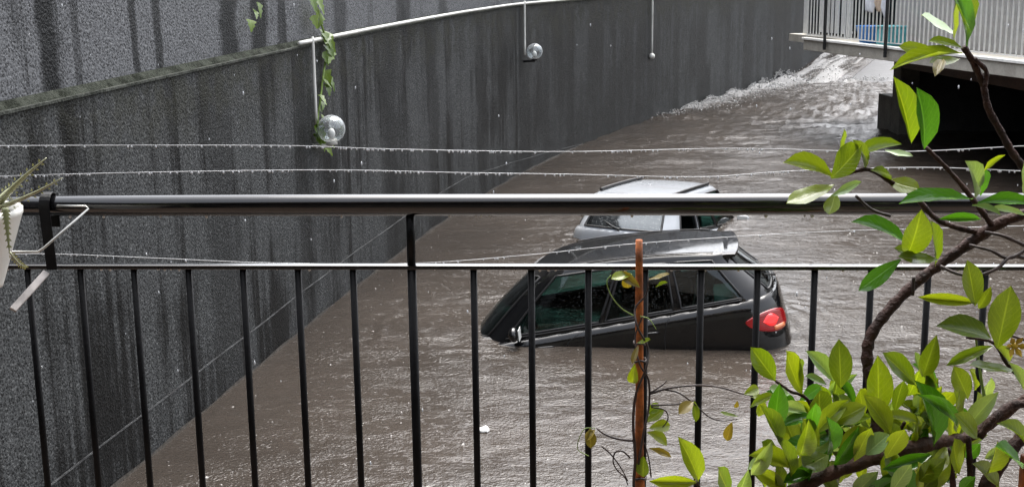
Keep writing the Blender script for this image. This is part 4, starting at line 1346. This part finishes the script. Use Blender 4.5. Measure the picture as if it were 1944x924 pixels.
branch([(1850, 112, 2.12), (1872, 135, 2.13), (1870, 165, 2.13)], [0.004, 0.004])
branch([(1758, 280, 2.15), (1790, 312, 2.16), (1820, 345, 2.17), (1852, 385, 2.17), (1885, 430, 2.18)], [0.0035, 0.0055])
branch([(1605, 330, 2.14), (1650, 322, 2.15), (1690, 345, 2.16), (1735, 372, 2.17), (1785, 420, 2.18), (1870, 445, 2.19)], [0.0035, 0.0055])
branch([(1625, 372, 2.14), (1655, 398, 2.15), (1690, 410, 2.16)], [0.0025, 0.003], M_twig)
branch([(1785, 505, 2.16), (1820, 520, 2.14), (1860, 522, 2.13), (1895, 508, 2.13), (1918, 488, 2.14), (1955, 490, 2.15)], [0.0028, 0.0032], M_twig)
branch([(1840, 465, 2.16), (1880, 475, 2.14), (1915, 490, 2.14), (1955, 470, 2.15)], [0.0028, 0.0032], M_twig)
branch([(1870, 440, 2.17), (1905, 448, 2.15), (1950, 468, 2.15)], [0.0028, 0.0035], M_twig)
branch([(1735, 525, 2.17), (1732, 560, 2.17)], [0.003, 0.004], M_twig)
branch([(1472, 722, 2.14), (1500, 742, 2.14), (1530, 755, 2.15), (1558, 800, 2.15), (1590, 840, 2.14), (1612, 876, 2.12)], [0.0025, 0.0045])
branch([(1578, 790, 2.16), (1600, 820, 2.16), (1640, 850, 2.15), (1656, 872, 2.12)], [0.003, 0.0055])
branch([(1595, 733, 2.16), (1615, 748, 2.16), (1640, 770, 2.16), (1660, 790, 2.15)], [0.002, 0.004])
branch([(1718, 800, 2.14), (1705, 825, 2.14), (1696, 858, 2.13)], [0.003, 0.0055])
branch([(1835, 640, 2.16), (1885, 650, 2.17), (1912, 690, 2.17), (1945, 725, 2.17)], [0.0025, 0.0045])
branch([(1945, 645, 2.14), (1915, 635, 2.14)], [0.003, 0.002], M_twig)
branch([(1800, 850, 2.1), (1808, 900, 2.1), (1812, 990, 2.12)], [0.0045, 0.006])
branch([(1838, 826, 2.12), (1842, 900, 2.12), (1840, 990, 2.12)], [0.005, 0.007])
branch([(1860, 830, 2.1), (1885, 795, 2.1), (1915, 770, 2.12), (1950, 765, 2.13)], [0.006, 0.008])
branch([(1320, 912, 2.12), (1345, 945, 2.12), (1420, 985, 2.1), (1525, 990, 2.1)], [0.0025, 0.005])
branch([(1850, 620, 2.16), (1860, 700, 2.18), (1870, 760, 2.18)], [0.002, 0.003], M_stemg)
leaves = [
    # (base x, y, tip x, y, width, colour, distance)
    (1582, 336, 1494, 302, 46, 'y', 2.12), (1584, 350, 1494, 392, 46, 'y', 2.10), (1586, 366, 1575, 409, 32, 'y', 2.10), (1578, 372, 1640, 346, 20, 'm', 2.08),
    (1594, 305, 1597, 243, 20, 'y', 2.15), (1578, 338, 1640, 275, 58, 'y', 2.13), (1618, 300, 1702, 264, 34, 'y', 2.16), (1640, 322, 1634, 266, 24, 'o', 2.14), (1690, 348, 1660, 318, 18, 'o', 2.15),
    (1730, 272, 1706, 150, 42, 'y', 2.14), (1754, 284, 1755, 172, 54, 'g', 2.12), (1680, 285, 1735, 300, 14, 'm', 2.16), (1684, 342, 1748, 362, 34, 'o', 2.15),
    (1834, 88, 1824, -18, 50, 'g', 2.10), (1812, 78, 1806, -10, 30, 'y', 2.12), (1816, 64, 1746, 34, 52, 'm', 2.14), (1828, 92, 1764, 76, 26, 'y', 2.09), (1826, 102, 1696, 114, 28, 'y', 2.08), (1778, 98, 1702, 92, 28, 'y', 2.13), (1790, 112, 1776, 142, 22, 'd', 2.10),
    (1822, 112, 1760, 124, 22, 'o', 2.12), (1838, 60, 1842, -8, 34, 'o', 2.13),
    (1850, 374, 1845, 307, 44, 'm', 2.10), (1862, 372, 1868, 318, 26, 'g', 2.12), (1866, 328, 1905, 294, 13, 'y', 2.12), (1846, 378, 1710, 380, 38, 'g', 2.09), (1856, 386, 1962, 378, 30, 'g', 2.08), (1945, 372, 1940, 292, 34, 'm', 2.10), (1862, 416, 1788, 414, 18, 'g', 2.12), (1845, 390, 1900, 404, 14, 'm', 2.08), (1950, 410, 1880, 394, 18, 'm', 2.09),
    (1724, 466, 1630, 409, 42, 'g', 2.11), (1722, 486, 1752, 412, 56, 'y', 2.10), (1775, 505, 1772, 420, 34, 'y', 2.13), (1782, 492, 1700, 492, 30, 'o', 2.10), (1710, 492, 1628, 552, 34, 'g', 2.07), (1745, 490, 1700, 470, 26, 'y', 2.12),
    (1852, 580, 1838, 496, 42, 'o', 2.10), (1852, 574, 1748, 564, 24, 'y', 2.10), (1858, 585, 1880, 548, 22, 'o', 2.12),
    (1882, 642, 1793, 610, 50, 'o', 2.08), (1894, 660, 1918, 546, 60, 'o', 2.06), (1886, 656, 1798, 692, 24, 'y', 2.09), (1928, 702, 1836, 700, 32, 'o', 2.07), (1915, 690, 1895, 655, 22, 'o', 2.10), (1944, 740, 1922, 690, 24, 'm', 2.05),
    (1472, 722, 1427, 660, 44, 'y', 2.12), (1524, 748, 1484, 663, 46, 'y', 2.11), (1520, 742, 1510, 678, 30, 'y', 2.14), (1582, 722, 1542, 668, 36, 'm', 2.13), (1596, 736, 1594, 650, 46, 'o', 2.09), (1570, 730, 1530, 712, 20, 'm', 2.11), (1500, 748, 1458, 738, 26, 'm', 2.11), (1470, 750, 1430, 765, 18, 'y', 2.12),
    (1666, 785, 1670, 688, 52, 'y', 2.10), (1738, 730, 1680, 670, 46, 'y', 2.09), (1752, 714, 1776, 644, 36, 'o', 2.08), (1745, 700, 1738, 668, 16, 'm', 2.10), (1772, 846, 1754, 728, 60, 'g', 2.04), (1816, 820, 1812, 738, 50, 'o', 2.07), (1838, 756, 1812, 696, 40, 'o', 2.09), (1850, 740, 1845, 700, 22, 'y', 2.12),
    (1558, 804, 1552, 736, 52, 'o', 2.10), (1652, 812, 1584, 754, 46, 'y', 2.08), (1600, 800, 1650, 790, 26, 'y', 2.06), (1750, 806, 1690, 784, 30, 'y', 2.07), (1546, 790, 1486, 802, 26, 'g', 2.08), (1530, 782, 1478, 770, 26, 'm', 2.11), (1620, 775, 1600, 720, 28, 'g', 2.13), (1640, 790, 1630, 735, 30, 'y', 2.12),
    (1566, 836, 1484, 858, 42, 'g', 2.05), (1482, 884, 1440, 838, 46, 'o', 2.07), (1572, 862, 1522, 890, 50, 'o', 2.08), (1510, 850, 1495, 800, 40, 'o', 2.11), (1470, 870, 1420, 885, 26, 'm', 2.08), (1540, 900, 1490, 912, 30, 'g', 2.05),
    (1768, 862, 1680, 890, 32, 'g', 2.02), (1796, 848, 1768, 896, 34, 'y', 2.02), (1700, 850, 1690, 800, 34, 'o', 2.12), (1730, 840, 1745, 790, 30, 'o', 2.13),
    (1326, 912, 1300, 838, 44, 'y', 2.10), (1322, 914, 1238, 914, 28, 'y', 2.08), (1388, 938, 1356, 884, 40, 'y', 2.08), (1400, 940, 1420, 900, 30, 'm', 2.09), (1450, 930, 1440, 890, 24, 'y', 2.09), (1480, 945, 1476, 880, 34, 'o', 2.07), (1500, 930, 1540, 880, 36, 'g', 2.10),
    (1620, 940, 1660, 900, 36, 'm', 2.07), (1650, 945, 1690, 910, 32, 'g', 2.06), (1700, 950, 1712, 892, 36, 'o', 2.09), (1730, 950, 1778, 900, 44, 'o', 2.07), (1720, 900, 1660, 930, 30, 'g', 2.06), (1820, 935, 1850, 905, 28, 'g', 2.07), (1870, 870, 1905, 850, 22, 'm', 2.1), (1760, 930, 1800, 870, 40, 'o', 2.10), (1590, 945, 1560, 905, 34, 'o', 2.09),
]
# leaves further back fill the clump between the hand-placed ones
for k in range(130):
    bx = random.choice([random.gauss(1560, 50), random.gauss(1680, 60), random.gauss(1770, 45)]); by = random.uniform(745, 930)
    a = random.uniform(-2.7, -0.45); L_ = random.uniform(34, 70)
    leaves.append((bx, by, bx + L_ * math.cos(a), by + L_ * math.sin(a), random.uniform(18, 38), random.choice('ooygygm'), random.uniform(2.14, 2.27)))
for k in range(34):
    bx = random.choice([random.gauss(1520, 45), random.gauss(1640, 60), random.gauss(1760, 60), random.gauss(1880, 40)]); by = random.uniform(800, 950)
    a = random.uniform(-2.8, -0.35); L_ = random.uniform(55, 85)
    leaves.append((bx, by, bx + L_ * math.cos(a), by + L_ * math.sin(a), random.uniform(30, 46), random.choice('yyygom'), random.uniform(1.98, 2.09)))
for cx_, cy_ in ((2085, 330), (2085, 665), (2075, 800), (2030, 715), (2030, 375)):
    for k in range(5):
        a = random.uniform(-2.9, 0.5); L_ = random.uniform(55, 90)
        leaves.append((cx_, cy_, cx_ + L_ * math.cos(a) * (1 if cx_ > 2050 else 0.7), cy_ + L_ * math.sin(a), random.uniform(28, 44), random.choice('yygom'), random.uniform(2.08, 2.16)))
for bx, by, tx, ty_, w, c, D in leaves:
    b = at_y(bx, by, D + 0.02)
    t_ = at_y(tx, ty_, D + random.uniform(-0.05, 0.01))
    put_leaf(random.choice(LM[c]), b, t_, w / 2390 * D * 1.02, random.uniform(-0.45, 0.45), shrub)
fl = MB()
fc = at_y(1926, 656, 2.10)
for k in range(6):
    a = k * math.pi / 3
    fl.add([fc, fc + Vector((0.013 * math.cos(a - 0.45), -0.004, 0.013 * math.sin(a - 0.45))), fc + Vector((0.021 * math.cos(a), -0.010, 0.021 * math.sin(a))), fc + Vector((0.013 * math.cos(a + 0.45), -0.004, 0.013 * math.sin(a + 0.45)))], [(0, 1, 2, 3)])
fl.ball(fc, 0.006, 8, 6)
fl.build('flower', M_flower, shrub, False).matrix_parent_inverse = shinv
# pot below the picture that carries shrub and stake
pot_c = Vector((sh_loc.x, 2.15, 2.1))
pt = thing('terracotta_pot', 'terracotta pot on the terrace floor holding the shrub', 'pot', pot_c)
v, f = lathe([(0.0, 0.0), (0.15, 0.0), (0.19, 0.28), (0.21, 0.28), (0.21, 0.34), (0.185, 0.34), (0.17, 0.30)], 28)
MB().add(v, f).build('pot_body', M_terra, pt, True)
v, f = lathe([(0.0, 0.315), (0.178, 0.31)], 28)
MB().add(v, f).build('soil', M_soil, pt, True)
tr_ = MB().box((-1, -1, -1), (1, 1, 1))
wx = at_y(1956, 900, 2.10)
tr_.v = [Vector((wx.x + 0.012 + q.x * 0.02, 2.12 + q.y * 0.012, 2.1 + (q.z + 1) * 0.5 * (at_y(1950, 872, 2.10).z - 2.1))) for q in tr_.v]
o = tr_.build('wooden_peg', M_wood, None, False, 0.003)
tag(o, 'short brown wooden peg at the right edge below the shrub branches', 'peg')

# ------------------------------------------------------------------ planter on its bracket at the left end of the railing
PY = 2.44
hk = rail_pt(92, 385); hk0 = rail_at(hk.x, z_top)
br = thing('planter_bracket', 'black hook bracket with grey wire hung over the top rail at left', 'bracket', hk0)
kinv = Matrix.Translation(-hk0)
def strap(pts, w, th, name, mat):
    """flat band along pts, its width along x"""
    vs, fs = [], []
    for i, p_ in enumerate(pts):
        t = (pts[min(i+1, len(pts)-1)] - pts[max(i-1, 0)]).normalized()
        n = t.cross(Vector((1, 0, 0))).normalized()
        for sx_, sn in ((-1, -1), (1, -1), (1, 1), (-1, 1)):
            vs.append(p_ + Vector((sx_ * w / 2, 0, 0)) + n * (sn * th / 2))
    for i in range(len(pts) - 1):
        for k in range(4):
            fs.append((i*4 + k, i*4 + (k+1) % 4, (i+1)*4 + (k+1) % 4, (i+1)*4 + k))
    fs += [(3, 2, 1, 0), tuple(len(vs) - 4 + k for k in range(4))]
    o = MB().add(vs, fs).build(name, mat, br, False, 0.0015)
    o.matrix_parent_inverse = kinv
c = hk0
Rh = RT + 0.0045
arc = [c + Vector((0, Rh * math.cos(a), Rh * math.sin(a))) for a in np.linspace(0, math.pi, 12)]
low = at_y(99, 512, c.y - Rh)
strap([c + Vector((0, Rh, -0.05))] + arc + [c + Vector((0.001, -Rh, -0.03)), Vector((low.x, c.y - Rh, low.z))], 0.022, 0.004, 'hook', M_satin)
d0, d1 = at_y(88, 517, c.y - Rh - 0.004), at_y(24, 588, c.y - 0.09)
mb = MB().tube([d0, d1], 0.014, 4, True, 0.6)
mb.build('arm', M_rust, br, False, 0.001).matrix_parent_inverse = kinv
wire = [at_y(-60, 476, c.y - 0.16), at_y(0, 478, c.y - 0.12), at_y(72, 478, c.y - 0.10), at_y(84, 470, c.y - 0.10), at_y(168, 396, c.y - 0.03), at_y(163, 391, c.y - 0.025), at_y(108, 391, c.y - 0.024)]
MB().tube(wire, 0.0026, 8).build('wire_holder', M_galv, br, True).matrix_parent_inverse = kinv
# white pot and its agave
pc = at_y(-52, 470, PY - 0.08)
ptop, pbot = at_y(-40, 397, PY - 0.08).z, at_y(-40, 545, PY - 0.08).z
pw = thing('hanging_pot', 'white tapered plastic pot at the left edge of the railing', 'pot', (pc.x, pc.y, pbot))
hw_t, hw_b = at_y(37, 398, PY - 0.08).x - pc.x, at_y(5, 545, PY - 0.08).x - pc.x
hgt = ptop - pbot
v, f = lathe([(0.0, 0.0), (hw_b * 0.96, 0.0), (hw_b, 0.006), (hw_t * 0.985, hgt - 0.014), (hw_t, hgt - 0.012), (hw_t, hgt), (hw_t * 0.95, hgt), (hw_t * 0.93, hgt - 0.02)], 32)
MB().add(v, f).build('pot_body', M_pot, pw, True)
v, f = lathe([(0.0, hgt - 0.012), (hw_t * 0.94, hgt - 0.016)], 24)
MB().add(v, f).build('soil', M_soil, pw, True)
ag = thing('agave_plant', 'pale spiny succulent leaves sticking out of the white pot', 'plant', (pc.x, pc.y, ptop - 0.012))
def spike(bx, by, tx, ty_, w, D0, D1, bend=0.0):
    a, b = at_y(bx, by, D0), at_y(tx, ty_, D1)
    n = 9
    pts = [a.lerp(b, k / n) + Vector((0, 0, bend * math.sin(math.pi * k / n))) for k in range(n + 1)]
    rs = [w * (1 - 0.85 * (k / n) ** 1.3) for k in range(n + 1)]
    mb = MB().tube(pts, rs, 8, True, 0.5)
    side = (b - a).normalized().cross(Vector((0, 1, 0))).normalized()
    for k in range(1, n):                                        # marginal teeth
        for sg in (-1, 1):
            p0 = pts[k] + side * sg * rs[k] * 0.9
            d_ = (b - a).normalized()
            mb.add([p0 - d_ * 0.003, p0 + d_ * 0.003, p0 + side * sg * 0.0045 + d_ * 0.003], [(0, 1, 2)])
    o = mb.build('leaf', LEAF['a'], ag, True)
    o.matrix_parent_inverse = Matrix.Translation(-Vector(ag.location))
spike(-8, 392, 88, 300, 0.0125, PY - 0.08, PY - 0.10, 0.004)
spike(-5, 395, 118, 338, 0.0105, PY - 0.08, PY - 0.14, -0.004)
spike(-14, 394, 40, 346, 0.011, PY - 0.07, PY - 0.03, 0.006)
spike(-20, 394, -10, 290, 0.011, PY - 0.08, PY - 0.06)
spike(-40, 394, -70, 300, 0.012, PY - 0.08, PY - 0.10)
spike(-60, 396, -140, 350, 0.012, PY - 0.08, PY - 0.12)
spike(10, 394, 18, 480, 0.006, PY - 0.155, PY - 0.165, 0.01)
spike(18, 478, 52, 508, 0.0042, PY - 0.165, PY - 0.15, -0.006)

# ------------------------------------------------------------------ small things afloat, and the rain in the air
q = at_z(918, 818, 0.0)
lt = MB().ball((0, 0, 0.012), 0.05, 10, 6, 0.5)
lt.v = [p_ + Vector((0.012 * math.sin(p_.y * 90), 0.01 * math.cos(p_.x * 80), 0.006 * math.sin(p_.x * 120))) for p_ in lt.v]
o = lt.build('floating_litter', M_litter, None, True); o.location = q
tag(o, 'small white scrap floating on the brown water below the black car', 'litter')
rd = MB()
for k in range(110):
    Y = random.uniform(2.8, 9.0)
    p_ = at_y(random.uniform(-60, 2000), random.uniform(-60, 960), Y)
    if p_.z < 0.1: continue
    r = random.uniform(0.0011, 0.0021) * (0.6 + Y * 0.16)
    rd.ball(p_, r, 6, 5, random.uniform(1.8, 3.2))
kind(rd.build('falling_rain', M_drop, None, True), 'stuff', 'raindrops falling through the air over the flooded lane')
